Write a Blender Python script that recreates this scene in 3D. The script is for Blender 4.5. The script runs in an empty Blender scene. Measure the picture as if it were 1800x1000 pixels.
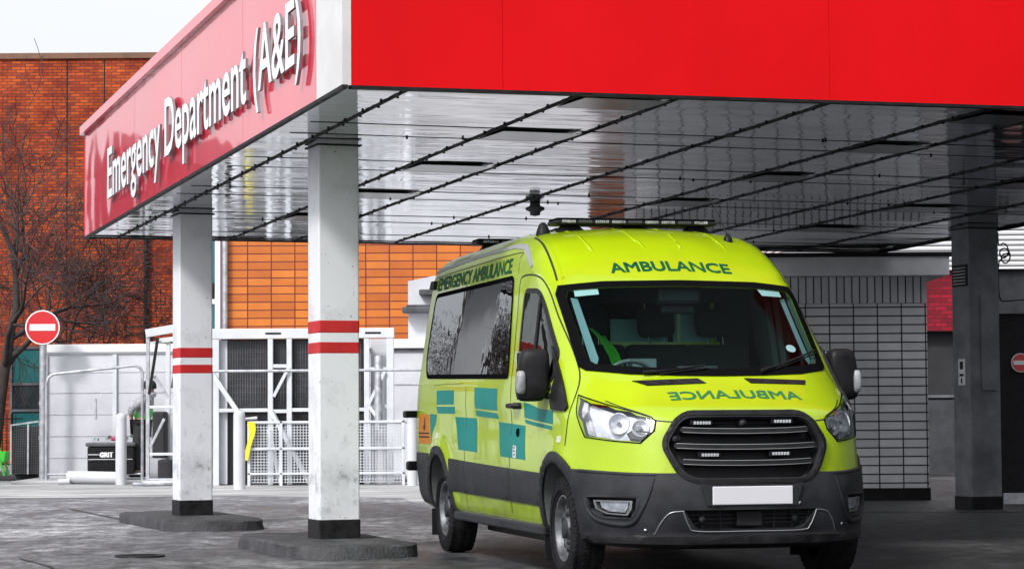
import bpy, bmesh, math, random
import numpy as np
from mathutils import Vector, Matrix
from mathutils.bvhtree import BVHTree

random.seed(7)
SC = bpy.context.scene
COL = SC.collection
PI = math.pi
rad = math.radians


# ------------------------------------------------------------------ helpers
class MB:
    """collects shapes and links them as ONE mesh object"""

    def __init__(self):
        self.v = []
        self.f = []
        self.smooth = []

    def add(self, verts, faces, smooth=False, M=None):
        n = len(self.v)
        for p in verts:
            p = Vector(p)
            if M is not None:
                p = M @ p
            self.v.append(tuple(p))
        for f in faces:
            self.f.append(tuple(i + n for i in f))
            self.smooth.append(smooth)
        return self

    def box(self, lo, hi, M=None):
        x0, y0, z0 = lo
        x1, y1, z1 = hi
        v = [(x0, y0, z0), (x1, y0, z0), (x1, y1, z0), (x0, y1, z0), (x0, y0, z1), (x1, y0, z1), (x1, y1, z1), (x0, y1, z1)]
        f = [(0, 3, 2, 1), (4, 5, 6, 7), (0, 1, 5, 4), (1, 2, 6, 5), (2, 3, 7, 6), (3, 0, 4, 7)]
        return self.add(v, f, False, M)

    def bbox(self, lo, hi, r=0.01, seg=2, M=None):
        """box with bevelled edges"""
        bm = bmesh.new()
        c = [(a + b) / 2 for a, b in zip(lo, hi)]
        s = [abs(b - a) for a, b in zip(lo, hi)]
        bmesh.ops.create_cube(bm, size=1)
        for v in bm.verts:
            v.co = Vector((c[0] + v.co.x * s[0], c[1] + v.co.y * s[1], c[2] + v.co.z * s[2]))
        bmesh.ops.bevel(bm, geom=list(bm.edges), offset=min(r, min(s) * 0.49), segments=seg, affect='EDGES', profile=0.5)
        return self.addbm(bm, M)

    def addbm(self, bm, M=None, smooth=False):
        bm.verts.index_update()
        self.add([v.co.copy() for v in bm.verts], [[v.index for v in f.verts] for f in bm.faces], smooth, M)
        bm.free()
        return self

    def bar(self, a, b, w, d=None, up=(0, 0, 1)):
        """square bar from a to b"""
        d = d or w
        a, b = Vector(a), Vector(b)
        t = (b - a).normalized()
        up = Vector(up)
        if abs(t.dot(up)) > 0.97:
            up = Vector((0, 1, 0))
        s = t.cross(up).normalized()
        u = s.cross(t).normalized()
        v = []
        for p in (a, b):
            for i, j in ((-1, -1), (1, -1), (1, 1), (-1, 1)):
                v.append(p + s * (i * w / 2) + u * (j * d / 2))
        f = [(0, 1, 2, 3), (7, 6, 5, 4), (0, 4, 5, 1), (1, 5, 6, 2), (2, 6, 7, 3), (3, 7, 4, 0)]
        return self.add(v, f)

    def tube(self, pts, r, n=10, caps=True):
        pts = [Vector(p) for p in pts]
        rs = r if isinstance(r, (list, tuple)) else [r] * len(pts)
        rings = []
        ref = None
        for i, p in enumerate(pts):
            if i == 0:
                t = pts[1] - p
            elif i == len(pts) - 1:
                t = p - pts[i - 1]
            else:
                t = (pts[i + 1] - p).normalized() + (p - pts[i - 1]).normalized()
            t.normalize()
            if ref is None:
                ref = Vector((0, 0, 1)) if abs(t.z) < 0.9 else Vector((1, 0, 0))
            s = t.cross(ref)
            if s.length < 1e-5:
                s = t.cross(Vector((1, 0.3, 0)))
            s.normalize()
            u = s.cross(t).normalized()
            ref = u
            rings.append([p + (s * math.cos(2 * PI * k / n) + u * math.sin(2 * PI * k / n)) * rs[i] for k in range(n)])
        v = [q for ring in rings for q in ring]
        f = []
        for i in range(len(pts) - 1):
            for k in range(n):
                k2 = (k + 1) % n
                f.append((i * n + k, i * n + k2, (i + 1) * n + k2, (i + 1) * n + k))
        self.add(v, f, True)
        if caps:
            m = len(pts) - 1
            self.add(rings[0], [tuple(range(n))[::-1]])
            self.add(rings[m], [tuple(range(n))])
        return self

    def lathe(self, prof, n=32, M=None, smooth=True, a0=0.0, a1=2 * PI):
        """prof: (r, h) pairs, axis = local z"""
        full = abs(a1 - a0 - 2 * PI) < 1e-6
        m = n if full else n + 1
        v = []
        for r, h in prof:
            for k in range(m):
                a = a0 + (a1 - a0) * k / n
                v.append((r * math.cos(a), r * math.sin(a), h))
        f = []
        for i in range(len(prof) - 1):
            for k in range(n):
                k2 = (k + 1) % m if full else k + 1
                f.append((i * m + k, i * m + k2, (i + 1) * m + k2, (i + 1) * m + k))
        return self.add(v, f, smooth, M)

    def prism(self, poly, h0, h1, M=None):
        """poly: (a, b) in local xy, extruded along local z"""
        n = len(poly)
        v = [(a, b, h0) for a, b in poly] + [(a, b, h1) for a, b in poly]
        f = [tuple(range(n))[::-1], tuple(range(n, 2 * n))]
        for i in range(n):
            j = (i + 1) % n
            f.append((i, j, n + j, n + i))
        return self.add(v, f, False, M)

    def build(self, name, mat, parent=None, fix=True, angle=None):
        me = bpy.data.meshes.new(name)
        me.from_pydata(self.v, [], self.f)
        me.update()
        me.polygons.foreach_set('use_smooth', self.smooth)
        if fix:
            bm = bmesh.new()
            bm.from_mesh(me)
            bmesh.ops.recalc_face_normals(bm, faces=list(bm.faces))
            bm.to_mesh(me)
            bm.free()
        if angle:
            me.polygons.foreach_set('use_smooth', [True] * len(me.polygons))
            me.set_sharp_from_angle(angle=rad(angle))
        me.materials.append(mat)
        o = bpy.data.objects.new(name, me)
        COL.objects.link(o)
        if parent:
            o.parent = parent
        return o


def tag(o, label=None, cat=None, group=None, kind=None):
    if label:
        o['label'] = label
    if cat:
        o['category'] = cat
    if group:
        o['group'] = group
    if kind:
        o['kind'] = kind
    return o


def empty(name, loc=(0, 0, 0), rz=0.0):
    o = bpy.data.objects.new(name, None)
    o.empty_display_size = 0.2
    o.location = loc
    o.rotation_euler = (0, 0, rz)
    COL.objects.link(o)
    return o


def thing(name, label, cat, loc=(0, 0, 0), rz=0.0, group=None):
    return tag(empty(name, loc, rz), label, cat, group)


def copy_tree(o, parent=None):
    c = o.copy()
    COL.objects.link(c)
    c.parent = parent
    for ch in list(o.children):
        copy_tree(ch, c)
    return c


def catmull(pts, per=8, closed=False):
    P = [np.array(p, float) for p in pts]
    n = len(P)
    out = []
    rng = range(n) if closed else range(n - 1)
    for i in rng:
        if closed:
            p0, p1, p2, p3 = P[(i - 1) % n], P[i], P[(i + 1) % n], P[(i + 2) % n]
        else:
            p0, p1, p2, p3 = P[max(i - 1, 0)], P[i], P[i + 1], P[min(i + 2, n - 1)]
        for k in range(per):
            t = k / per
            out.append(0.5 * ((2 * p1) + (-p0 + p2) * t + (2 * p0 - 5 * p1 + 4 * p2 - p3) * t * t + (-p0 + 3 * p1 - 3 * p2 + p3) * t ** 3))
    if not closed:
        out.append(P[-1])
    return [tuple(p) for p in out]


def round_poly(poly, r, seg=5):
    """fillet the corners of a 2-D polygon; r scalar or list"""
    n = len(poly)
    out = []
    for i in range(n):
        rr = r[i] if isinstance(r, (list, tuple)) else r
        p = Vector(poly[i]); a = Vector(poly[i - 1]); b = Vector(poly[(i + 1) % n])
        if rr <= 0:
            out.append(tuple(p)); continue
        u = (a - p); v = (b - p)
        lu, lv = u.length, v.length
        u.normalize(); v.normalize()
        d = min(rr, lu * 0.48, lv * 0.48)
        p0, p1 = p + u * d, p + v * d
        for k in range(seg + 1):
            t = k / seg
            q = p0 * (1 - t) ** 2 + p * 2 * t * (1 - t) + p1 * t * t
            out.append(tuple(q))
    return out


def text_mesh(body, size=1.0, bold=0.0, extrude=0.0, res=3):
    """outline text as a bmesh in the local xy plane (built-in font), origin at left baseline; returns bmesh and width"""
    cu = bpy.data.curves.new('letters', 'FONT')
    cu.body = body
    cu.size = size
    cu.extrude = extrude
    cu.resolution_u = res
    ob = bpy.data.objects.new('letters', cu)
    COL.objects.link(ob)
    bpy.context.view_layer.update()
    dg = bpy.context.evaluated_depsgraph_get()
    me = bpy.data.meshes.new_from_object(ob.evaluated_get(dg))
    bpy.data.objects.remove(ob)
    bpy.data.curves.remove(cu)
    bm = bmesh.new()
    bm.from_mesh(me)
    bpy.data.meshes.remove(me)
    bmesh.ops.remove_doubles(bm, verts=list(bm.verts), dist=1e-5)
    if bold:
        bm.normal_update()
        mv = {}
        for v in bm.verts:
            be = [e for e in v.link_edges if e.is_boundary]
            if len(be) != 2:
                continue
            s = Vector((0, 0, 0))
            for e in be:
                t = (e.verts[1].co - e.verts[0].co).normalized()
                n = Vector((-t.y, t.x, 0))
                f = e.link_faces[0]
                if (f.calc_center_median() - e.verts[0].co).dot(n) > 0:
                    n = -n
                s += n
            if s.length > 1e-4:
                mv[v] = s.normalized() * bold * min(1.35, 2 / max(s.length, 0.5))
        for v, d in mv.items():
            v.co += d
    xs = [v.co.x for v in bm.verts]
    return bm, min(xs), max(xs)


# ---------------------------------------------------------------- materials
def nm(name):
    m = bpy.data.materials.new(name)
    m.use_nodes = True
    nt = m.node_tree
    b = nt.nodes['Principled BSDF']
    return m, nt, b


def P(b, **k):
    names = {'col': 'Base Color', 'rough': 'Roughness', 'metal': 'Metallic', 'spec': 'Specular IOR Level', 'ior': 'IOR', 'coat': 'Coat Weight',
             'coatr': 'Coat Roughness', 'trans': 'Transmission Weight', 'alpha': 'Alpha', 'coatior': 'Coat IOR', 'emit': 'Emission Color', 'es': 'Emission Strength'}
    for a, v in k.items():
        if a in ('col', 'emit') and len(v) == 3:
            v = (*v, 1)
        b.inputs[names[a]].default_value = v


def simple(name, col, rough=0.5, **k):
    m, nt, b = nm(name)
    P(b, col=col, rough=rough, **k)
    return m


def N(nt, typ, **k):
    n = nt.nodes.new(typ)
    for a, v in k.items():
        if a.startswith('_'):
            n.inputs[a[1:]].default_value = v
        else:
            setattr(n, a, v)
    return n


def ramp(nt, fac, stops, interp='LINEAR'):
    r = nt.nodes.new('ShaderNodeValToRGB')
    r.color_ramp.interpolation = interp
    els = r.color_ramp.elements
    while len(els) < len(stops):
        els.new(0.5)
    for e, (p, c) in zip(els, stops):
        e.position = p
        e.color = (*c, 1) if len(c) == 3 else c
    nt.links.new(fac, r.inputs['Fac'])
    return r.outputs['Color']


def noise_mat(name, c1, c2, scale=4, rough=(0.5, 0.8), bump=0.1, detail=6, stretch=(1, 1, 1), metal=0.0, coord='Object', lo=0.35, hi=0.65, bscale=None, spec=0.5):
    """two-tone noisy surface with bump"""
    m, nt, b = nm(name)
    tc = N(nt, 'ShaderNodeTexCoord')
    mp = N(nt, 'ShaderNodeMapping')
    mp.inputs['Scale'].default_value = stretch
    nt.links.new(tc.outputs[coord], mp.inputs['Vector'])
    n = N(nt, 'ShaderNodeTexNoise', _Scale=scale, _Detail=detail, _Roughness=0.6)
    nt.links.new(mp.outputs[0], n.inputs['Vector'])
    nt.links.new(ramp(nt, n.outputs['Fac'], [(lo, c1), (hi, c2)]), b.inputs['Base Color'])
    rr = ramp(nt, n.outputs['Fac'], [(0.3, (rough[0],) * 3), (0.7, (rough[1],) * 3)])
    nt.links.new(rr, b.inputs['Roughness'])
    P(b, metal=metal, spec=spec)
    if bump:
        n2 = N(nt, 'ShaderNodeTexNoise', _Scale=bscale or scale * 6, _Detail=4)
        nt.links.new(mp.outputs[0], n2.inputs['Vector'])
        bp = N(nt, 'ShaderNodeBump', _Strength=bump, _Distance=0.02)
        nt.links.new(n2.outputs['Fac'], bp.inputs['Height'])
        nt.links.new(bp.outputs[0], b.inputs['Normal'])
    return m


# ----------------------------------------------------- the ambulance's body
# van space: X forward (0 = front axle), Y to the van's left, Z up (0 = ground)
VAN_PROFILE = [(0.86, 0.27), (0.955, 0.36), (0.985, 0.50), (0.985, 0.62), (0.965, 0.72), (0.94, 0.86), (0.905, 1.0), (0.875, 1.07), (0.83, 1.125),
               (0.70, 1.19), (0.52, 1.285), (0.40, 1.355), (0.31, 1.415), (0.12, 1.56), (-0.12, 1.745), (-0.35, 1.925), (-0.50, 2.045),
               (-0.66, 2.165), (-0.85, 2.285), (-1.08, 2.385), (-1.4, 2.455), (-1.9, 2.49), (-2.8, 2.50), (-4.0, 2.49), (-4.45, 2.475), (-4.62, 2.42), (-4.70, 2.28),
               (-4.755, 1.8), (-4.77, 1.2), (-4.775, 0.7), (-4.76, 0.45), (-4.70, 0.36), (-4.3, 0.31), (-2.5, 0.29), (0.0, 0.27)]
ZW = np.array([0.2, 0.36, 0.5, 0.72, 0.95, 1.2, 1.36, 1.45, 1.7, 2.0, 2.2, 2.35, 2.5, 2.7])
WW = np.array([0.95, 0.975, 0.99, 1.01, 1.018, 1.012, 1.0, 0.985, 0.955, 0.918, 0.892, 0.868, 0.84, 0.80])


class Body:
    def __init__(self):
        poly = np.array(catmull(VAN_PROFILE, 8, True))
        self.x0, self.z0, self.h = -5.6, -0.4, 0.0125
        nx, nz = 600, 280
        gx = self.x0 + np.arange(nx) * self.h
        gz = self.z0 + np.arange(nz) * self.h
        X, Z = np.meshgrid(gx, gz, indexing='ij')
        d = np.full(X.shape, 1e9)
        inside = np.zeros(X.shape, bool)
        n = len(poly)
        for i in range(n):
            a, b = poly[i], poly[(i + 1) % n]
            e = b - a
            t = np.clip(((X - a[0]) * e[0] + (Z - a[1]) * e[1]) / max(e @ e, 1e-12), 0, 1)
            d = np.minimum(d, (X - a[0] - t * e[0]) ** 2 + (Z - a[1] - t * e[1]) ** 2)
            c = (a[1] > Z) != (b[1] > Z)
            if abs(e[1]) > 1e-12:
                inside ^= c & (X < a[0] + (Z - a[1]) * e[0] / e[1])
        self.g = np.where(inside, -np.sqrt(d), np.sqrt(d))
        self.nx, self.nz = nx, nz

    def prof(self, x, z):
        u = np.clip((x - self.x0) / self.h, 0, self.nx - 1.001)
        w = np.clip((z - self.z0) / self.h, 0, self.nz - 1.001)
        i, j = u.astype(int), w.astype(int)
        fu, fw = u - i, w - j
        g = self.g
        return g[i, j] * (1 - fu) * (1 - fw) + g[i + 1, j] * fu * (1 - fw) + g[i, j + 1] * (1 - fu) * fw + g[i + 1, j + 1] * fu * fw

    def f(self, Pt, inset=0.0):
        X, Y, Z = Pt[:, 0], np.abs(Pt[:, 1]), Pt[:, 2]
        s = np.interp(Z, [0.9, 1.12, 1.4, 2.0, 2.5], [1.0, 0.95, 0.74, 0.42, 0.32])
        s = s * np.clip((X + 2.6) / 1.6, 0, 1)
        c = 0.10 * Y ** 2 + 0.55 * Y ** 4
        roofy = np.clip((Z - 2.1) / 0.4, 0, 1)
        d1 = self.prof(X + s * c, Z + 0.10 * roofy * Y ** 2)
        W = np.interp(Z, ZW, WW)
        t = np.clip((X + 0.9) / 1.6, 0, 1)
        W = W - 0.010 * t * t * (3 - 2 * t) * np.clip((Z - 0.2) / 0.8, 0, 1)
        # flared wings over the wheels and a shallow scallop along the flank
        for ax in (0.0, -3.75):
            r = np.hypot(X - ax, Z - 0.36)
            W = W + 0.026 * np.exp(-((r - 0.47) / 0.10) ** 2) * np.clip((Z - 0.3) / 0.25, 0, 1)
        band = np.exp(-((Z - 1.02) / 0.13) ** 2) * np.clip((X + 3.3) / 0.3, 0, 1) * np.clip((-0.55 - X) / 0.3, 0, 1)
        W = W - 0.016 * band
        d2 = Y - W
        k = np.interp(Z, [0.3, 1.0, 1.4, 2.1, 2.4], [0.14, 0.09, 0.09, 0.15, 0.20])
        h = np.maximum(k - np.abs(d1 - d2), 0) / k
        return np.maximum(d1, d2) + h * h * k / 4 + inset

    def mesh(self, res, inset=0.0, zlo=None, name='body'):
        lo, hi = np.array([-5.0, -1.15, 0.15]), np.array([1.15, 1.15, 2.7])
        ilo, ihi = np.array([-4.3, -0.45, 0.75]), np.array([-0.28, 0.45, 1.55])
        bm = bmesh.new()
        n = [max(4, int((hi[a] - lo[a]) / res)) for a in range(3)]
        idx = {}
        pts = []
        faces = []

        def vid(key):
            if key not in idx:
                idx[key] = len(pts)
                pts.append([lo[a] + (hi[a] - lo[a]) * key[a] / n[a] for a in range(3)])
            return idx[key]
        for ax in range(3):
            b, c = [(1, 2), (2, 0), (0, 1)][ax]
            for side in (0, n[ax]):
                for i in range(n[b]):
                    for j in range(n[c]):
                        q = []
                        for di, dj in ((0, 0), (1, 0), (1, 1), (0, 1)):
                            key = [0, 0, 0]
                            key[ax] = side; key[b] = i + di; key[c] = j + dj
                            q.append(vid(tuple(key)))
                        faces.append(q if side else q[::-1])
        B = np.array(pts)
        C = np.clip(B, ilo, ihi)
        D = B - C
        t0 = np.zeros(len(B)); t1 = np.full(len(B), 1.6)
        for _ in range(26):
            tm = (t0 + t1) / 2
            ins = self.f(C + D * tm[:, None], inset) < 0
            t0 = np.where(ins, tm, t0); t1 = np.where(ins, t1, tm)
        V = C + D * ((t0 + t1) / 2)[:, None]
        if zlo is not None:
            V[:, 2] = np.maximum(V[:, 2], zlo)
        me = bpy.data.meshes.new(name)
        me.from_pydata(V.tolist(), [], faces)
        me.update()
        bm.free()
        return me


BODY = Body()
VAN_YAW = 0.237886
VAN_LOC = (1.2756, 16.4503, 0.0)
_bm_mesh = BODY.mesh(0.03)
_BVH = BVHTree.FromPolygons([v.co.copy() for v in _bm_mesh.vertices], [tuple(p.vertices) for p in _bm_mesh.polygons])


def frame_R(u, v):
    return Vector((u, -2.0, v)), Vector((0, 1, 0))


def frame_F(u, v):
    return Vector((3.0, u, v)), Vector((-1, 0, 0))


def frame_T(u, v):
    return Vector((u, v, 4.0)), Vector((0, 0, -1))


def frame_C(u, v):      # u: bearing in degrees round the nose (negative = the van's right), v: height
    c, s = math.cos(rad(u)), math.sin(rad(u))
    return Vector((-0.2 + 3 * c, 3 * s, v)), Vector((-c, -s, 0))


def cyl(p):
    return (math.degrees(math.atan2(p[1], p[0] + 0.2)), p[2])


def grad(Pt):
    e = 0.004
    G = np.zeros_like(Pt)
    for a in range(3):
        d = np.zeros(3); d[a] = e
        G[:, a] = BODY.f(Pt + d) - BODY.f(Pt - d)
    return G / np.maximum(np.linalg.norm(G, axis=1, keepdims=True), 1e-9)


def cast(uv, frame):
    out = []
    last = None
    D = []
    for u, v in uv:
        o, d = frame(u, v)
        h = _BVH.ray_cast(o, d)[0]
        if h is None:
            h = last if last is not None else Vector((0, 0, 0))
        last = h
        out.append(h); D.append(d)
    A = np.array([tuple(p) for p in out]); D = np.array([tuple(d) for d in D])
    for _ in range(3):   # settle on the exact surface
        f0 = BODY.f(A); f1 = BODY.f(A + D * 0.004)
        g = (f1 - f0) / 0.004
        g = np.where(np.abs(g) < 0.2, -1.0, g)
        A = A - D * np.clip(f0 / g, -0.02, 0.02)[:, None]
    return A


def flat_bm(poly, holes=()):
    """filled 2-D polygon with optional holes"""
    bm = bmesh.new()
    es = []
    for loop in [poly] + list(holes):
        vs = [bm.verts.new((p[0], p[1], 0)) for p in loop]
        for i in range(len(vs)):
            es.append(bm.edges.new((vs[i], vs[(i + 1) % len(vs)])))
    bmesh.ops.triangle_fill(bm, use_beauty=True, use_dissolve=False, edges=es)
    return bm


def grid_cut(bm, su, sv):
    for ax, st in ((0, su), (1, sv)):
        xs = [v.co[ax] for v in bm.verts]
        a, b = min(xs), max(xs)
        k = int((b - a) / st)
        for i in range(1, k + 1):
            q = a + (b - a) * i / (k + 1)
            co = [0, 0, 0]; no = [0, 0, 0]
            co[ax] = q; no[ax] = 1
            bmesh.ops.bisect_plane(bm, geom=list(bm.verts) + list(bm.edges) + list(bm.faces), plane_co=co, plane_no=no, dist=1e-6)


def wrap(mb, bm, frame, off=0.003, depth=0.0, su=0.05, sv=0.05, edge_drop=0.0):
    """lay a flat bmesh on the body: outer skin off outside it, a skirt down to depth below that (and a back if closed)"""
    grid_cut(bm, su, sv)
    bmesh.ops.recalc_face_normals(bm, faces=list(bm.faces))
    bm.verts.ensure_lookup_table(); bm.verts.index_update()
    uv = [(v.co.x, v.co.y) for v in bm.verts]
    A = cast(uv, frame)
    G = grad(A)
    bound = np.array([any(e.is_boundary for e in v.link_edges) for v in bm.verts])
    o = np.where(bound, off - edge_drop, off)
    V = A + G * o[:, None]
    faces = [[v.index for v in f.verts] for f in bm.faces]
    n = len(V)
    mb.add(V.tolist(), faces, True)
    if depth:
        base = len(mb.v) - n
        V2 = A + G * (off - depth)
        mb.v += [tuple(p) for p in V2]
        for f in faces:
            mb.f.append(tuple(base + n + i for i in reversed(f))); mb.smooth.append(True)
        for e in bm.edges:
            if e.is_boundary:
                a, b = e.verts[0].index, e.verts[1].index
                mb.f.append((base + a, base + b, base + n + b, base + n + a)); mb.smooth.append(False)
    bm.free()


def mirror(mb):
    m = MB()
    m.v = [(x, -y, z) for x, y, z in mb.v]
    m.f = [tuple(reversed(f)) for f in mb.f]
    m.smooth = list(mb.smooth)
    return m


def lay(name, mat, poly, frame, parent, off=0.003, depth=0.0, su=0.05, sv=0.05, holes=(), both=True, edge_drop=0.0, angle=35, lab=None):
    """a part laid on the body; both = the same on the van's other flank"""
    out = []
    mb = MB()
    wrap(mb, flat_bm(poly, holes), frame, off, depth, su, sv, edge_drop)
    for m in ([mb, mirror(mb)] if both else [mb]):
        o = m.build(name, mat, parent, angle=angle)
        if lab:
            o['label'] = lab
        out.append(o)
    return out


def path_on(pts, frame, off=0.004, per=6):
    """a smooth curve on the body through (u, v) points"""
    uv = catmull(pts, per)
    A = cast(uv, frame)
    return [Vector(p) for p in (A + grad(A) * off)]


def boolean(ob, cutter_me, op='DIFFERENCE'):
    c = bpy.data.objects.new('cutter', cutter_me)
    COL.objects.link(c)
    md = ob.modifiers.new('cut', 'BOOLEAN')
    md.operation = op
    md.object = c
    md.solver = 'MANIFOLD'
    bpy.context.view_layer.update()
    dg = bpy.context.evaluated_depsgraph_get()
    me = bpy.data.meshes.new_from_object(ob.evaluated_get(dg))
    old = ob.data
    n0 = len(old.polygons)
    if len(me.polygons) in (0, n0):
        md.solver = 'EXACT'
        bpy.context.view_layer.update()
        dg = bpy.context.evaluated_depsgraph_get()
        me = bpy.data.meshes.new_from_object(ob.evaluated_get(dg))
        print('exact boolean', ob.name, n0, len(me.polygons))
    ob.modifiers.clear()
    ob.data = me
    bpy.data.objects.remove(c)
    return ob


def prism_me(poly, axis, lo, hi):
    """closed prism: poly in the plane across the axis"""
    mb = MB()
    n = len(poly)
    if axis == 'x':
        f = lambda p, h: (h, p[0], p[1])
    elif axis == 'y':
        f = lambda p, h: (p[0], h, p[1])
    v = [f(p, lo) for p in poly] + [f(p, hi) for p in poly]
    fc = [tuple(range(n))[::-1], tuple(range(n, 2 * n))] + [(i, (i + 1) % n, n + (i + 1) % n, n + i) for i in range(n)]
    me = bpy.data.meshes.new('cutter')
    me.from_pydata(v, [], fc)
    bm = bmesh.new(); bm.from_mesh(me)
    bmesh.ops.recalc_face_normals(bm, faces=list(bm.faces))
    if bm.calc_volume(signed=True) < 0:
        bmesh.ops.reverse_faces(bm, faces=list(bm.faces))
    bmesh.ops.triangulate(bm, faces=[q for q in bm.faces if len(q.verts) > 4])
    bm.to_mesh(me); bm.free()
    return me


def mb_me(mb):
    me = bpy.data.meshes.new('cutter')
    me.from_pydata(mb.v, [], mb.f)
    bm = bmesh.new(); bm.from_mesh(me)
    bmesh.ops.recalc_face_normals(bm, faces=list(bm.faces))
    if bm.calc_volume(signed=True) < 0:
        bmesh.ops.reverse_faces(bm, faces=list(bm.faces))
    bm.to_mesh(me); bm.free()
    return me


def circle(cx, cz, r, n=48):
    return [(cx + r * math.cos(2 * PI * k / n), cz + r * math.sin(2 * PI * k / n)) for k in range(n)]


def inset_poly(poly, d):
    """shrink a convex-ish polygon by d"""
    n = len(poly)
    area = sum(poly[i][0] * poly[(i + 1) % n][1] - poly[(i + 1) % n][0] * poly[i][1] for i in range(n))
    sg = 1 if area > 0 else -1
    out = []
    for i in range(n):
        p0, p1, p2 = Vector(poly[i - 1]), Vector(poly[i]), Vector(poly[(i + 1) % n])
        e1 = (p1 - p0).normalized(); e2 = (p2 - p1).normalized()
        n1 = Vector((-e1.y, e1.x)) * sg; n2 = Vector((-e2.y, e2.x)) * sg
        b = (n1 + n2)
        b = b / max(b.length_squared / 2, 0.25)
        out.append(tuple(p1 + b * d))
    return out


# ------------------------------------------------------- van materials
def paint_mat(name, col, rough=0.30, coat=0.7, spec=0.3):
    m, nt, b = nm(name)
    tc = N(nt, 'ShaderNodeTexCoord')
    n = N(nt, 'ShaderNodeTexNoise', _Scale=1.7, _Detail=5)
    nt.links.new(tc.outputs['Object'], n.inputs['Vector'])
    d = tuple(c * 0.86 for c in col)
    base = ramp(nt, n.outputs['Fac'], [(0.35, d), (0.62, col)])
    sp = N(nt, 'ShaderNodeSeparateXYZ'); nt.links.new(tc.outputs['Object'], sp.inputs[0])
    g = N(nt, 'ShaderNodeTexNoise', _Scale=7.0, _Detail=9, _Roughness=0.7)
    nt.links.new(tc.outputs['Object'], g.inputs['Vector'])
    ad = N(nt, 'ShaderNodeMath', operation='MULTIPLY_ADD'); ad.inputs[1].default_value = -0.55
    nt.links.new(sp.outputs['Z'], ad.inputs[0]); nt.links.new(g.outputs['Fac'], ad.inputs[2])
    gm_ = ramp(nt, ad.outputs[0], [(0.12, (0, 0, 0)), (0.42, (0.55, 0.55, 0.55))])
    mg = N(nt, 'ShaderNodeMix', data_type='RGBA')
    nt.links.new(gm_, mg.inputs['Factor']); nt.links.new(base, mg.inputs['A']); mg.inputs['B'].default_value = (0.10, 0.11, 0.045, 1)
    nt.links.new(mg.outputs['Result'], b.inputs['Base Color'])
    # road film low on the panels
    P(b, rough=rough, coat=coat, coatr=0.035, coatior=1.45, spec=spec)
    n2 = N(nt, 'ShaderNodeTexNoise', _Scale=5.0, _Detail=2)
    nt.links.new(tc.outputs['Object'], n2.inputs['Vector'])
    bp = N(nt, 'ShaderNodeBump', _Strength=0.05, _Distance=0.02)
    nt.links.new(n2.outputs['Fac'], bp.inputs['Height'])
    nt.links.new(bp.outputs[0], b.inputs['Coat Normal'])
    return m


def glass_mat(name, tint, rough=0.0, gloss=(0.9, 0.95, 0.95), ior=1.5, wavy=0.0):
    m = bpy.data.materials.new(name)
    m.use_nodes = True
    nt = m.node_tree
    nt.nodes.clear()
    out = N(nt, 'ShaderNodeOutputMaterial')
    mix = N(nt, 'ShaderNodeMixShader')
    fr = N(nt, 'ShaderNodeFresnel', _IOR=ior)
    tr = N(nt, 'ShaderNodeBsdfTransparent')
    tr.inputs['Color'].default_value = (*tint, 1)
    gl = N(nt, 'ShaderNodeBsdfGlossy', _Roughness=rough)
    gl.inputs['Color'].default_value = (*gloss, 1)
    if wavy:
        tc = N(nt, 'ShaderNodeTexCoord')
        n = N(nt, 'ShaderNodeTexNoise', _Scale=3.6, _Detail=2, _Roughness=0.5)
        nt.links.new(tc.outputs['Object'], n.inputs['Vector'])
        bp = N(nt, 'ShaderNodeBump', _Strength=wavy, _Distance=0.1)
        nt.links.new(n.outputs['Fac'], bp.inputs['Height'])
        nt.links.new(bp.outputs[0], gl.inputs['Normal'])
    nt.links.new(fr.outputs[0], mix.inputs[0])
    nt.links.new(tr.outputs[0], mix.inputs[1])
    nt.links.new(gl.outputs[0], mix.inputs[2])
    nt.links.new(mix.outputs[0], out.inputs['Surface'])
    return m


M = {}
M['lime'] = paint_mat('lime_paint', (0.345, 0.485, 0.003))
M['lining'] = simple('cab_lining', (0.09, 0.10, 0.10), 0.8)
M['dark'] = noise_mat('dark_plastic', (0.012, 0.0125, 0.015), (0.030, 0.031, 0.036), 3.5, (0.40, 0.62), 0.10, detail=9, bscale=160, spec=0.18)
M['black'] = noise_mat('black_plastic', (0.008, 0.008, 0.009), (0.016, 0.016, 0.018), 8, (0.35, 0.55), 0.05, bscale=120, spec=0.14)
M['gloss_black'] = simple('gloss_black', (0.005, 0.005, 0.006), 0.5, spec=0.0)
M['seam'] = simple('seam_black', (0.012, 0.014, 0.006), 0.7)
M['teal'] = paint_mat('teal_reflective', (0.0, 0.185, 0.165), 0.4, 0.0, 0.12)
M['green'] = simple('green_lettering', (0.002, 0.075, 0.035), 0.5, spec=0.1)
M['hood_green'] = simple('green_hood_lettering', (0.0, 0.14, 0.05), 0.4)
M['orange'] = simple('orange_reflector', (0.46, 0.15, 0.004), 0.5, spec=0.25)
M['chrome'] = simple('bright_chrome', (0.82, 0.83, 0.85), 0.12, metal=1.0)
M['dull_trim'] = simple('dull_bar_trim', (0.34, 0.345, 0.36), 0.28, metal=0.8)
M['satin'] = simple('satin_trim', (0.42, 0.43, 0.46), 0.3, metal=1.0)
M['grey_trim'] = simple('grey_roof_trim', (0.30, 0.31, 0.32), 0.4)
M['white_plate'] = simple('white_plate', (0.56, 0.56, 0.60), 0.35)
M['lens'] = glass_mat('clear_lens', (0.93, 0.94, 0.96))
M['windscreen'] = glass_mat('windscreen_glass', (0.66, 0.86, 0.83), ior=1.09)
M['tint'] = glass_mat('tinted_glass', (0.22, 0.32, 0.30), wavy=0.02)
M['privacy'] = glass_mat('privacy_glass', (0.05, 0.053, 0.058), gloss=(0.95, 0.96, 0.98), ior=2.6, wavy=0.014)
M['sticker'] = simple('pale_sticker', (0.46, 0.50, 0.53), 0.5)
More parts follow.
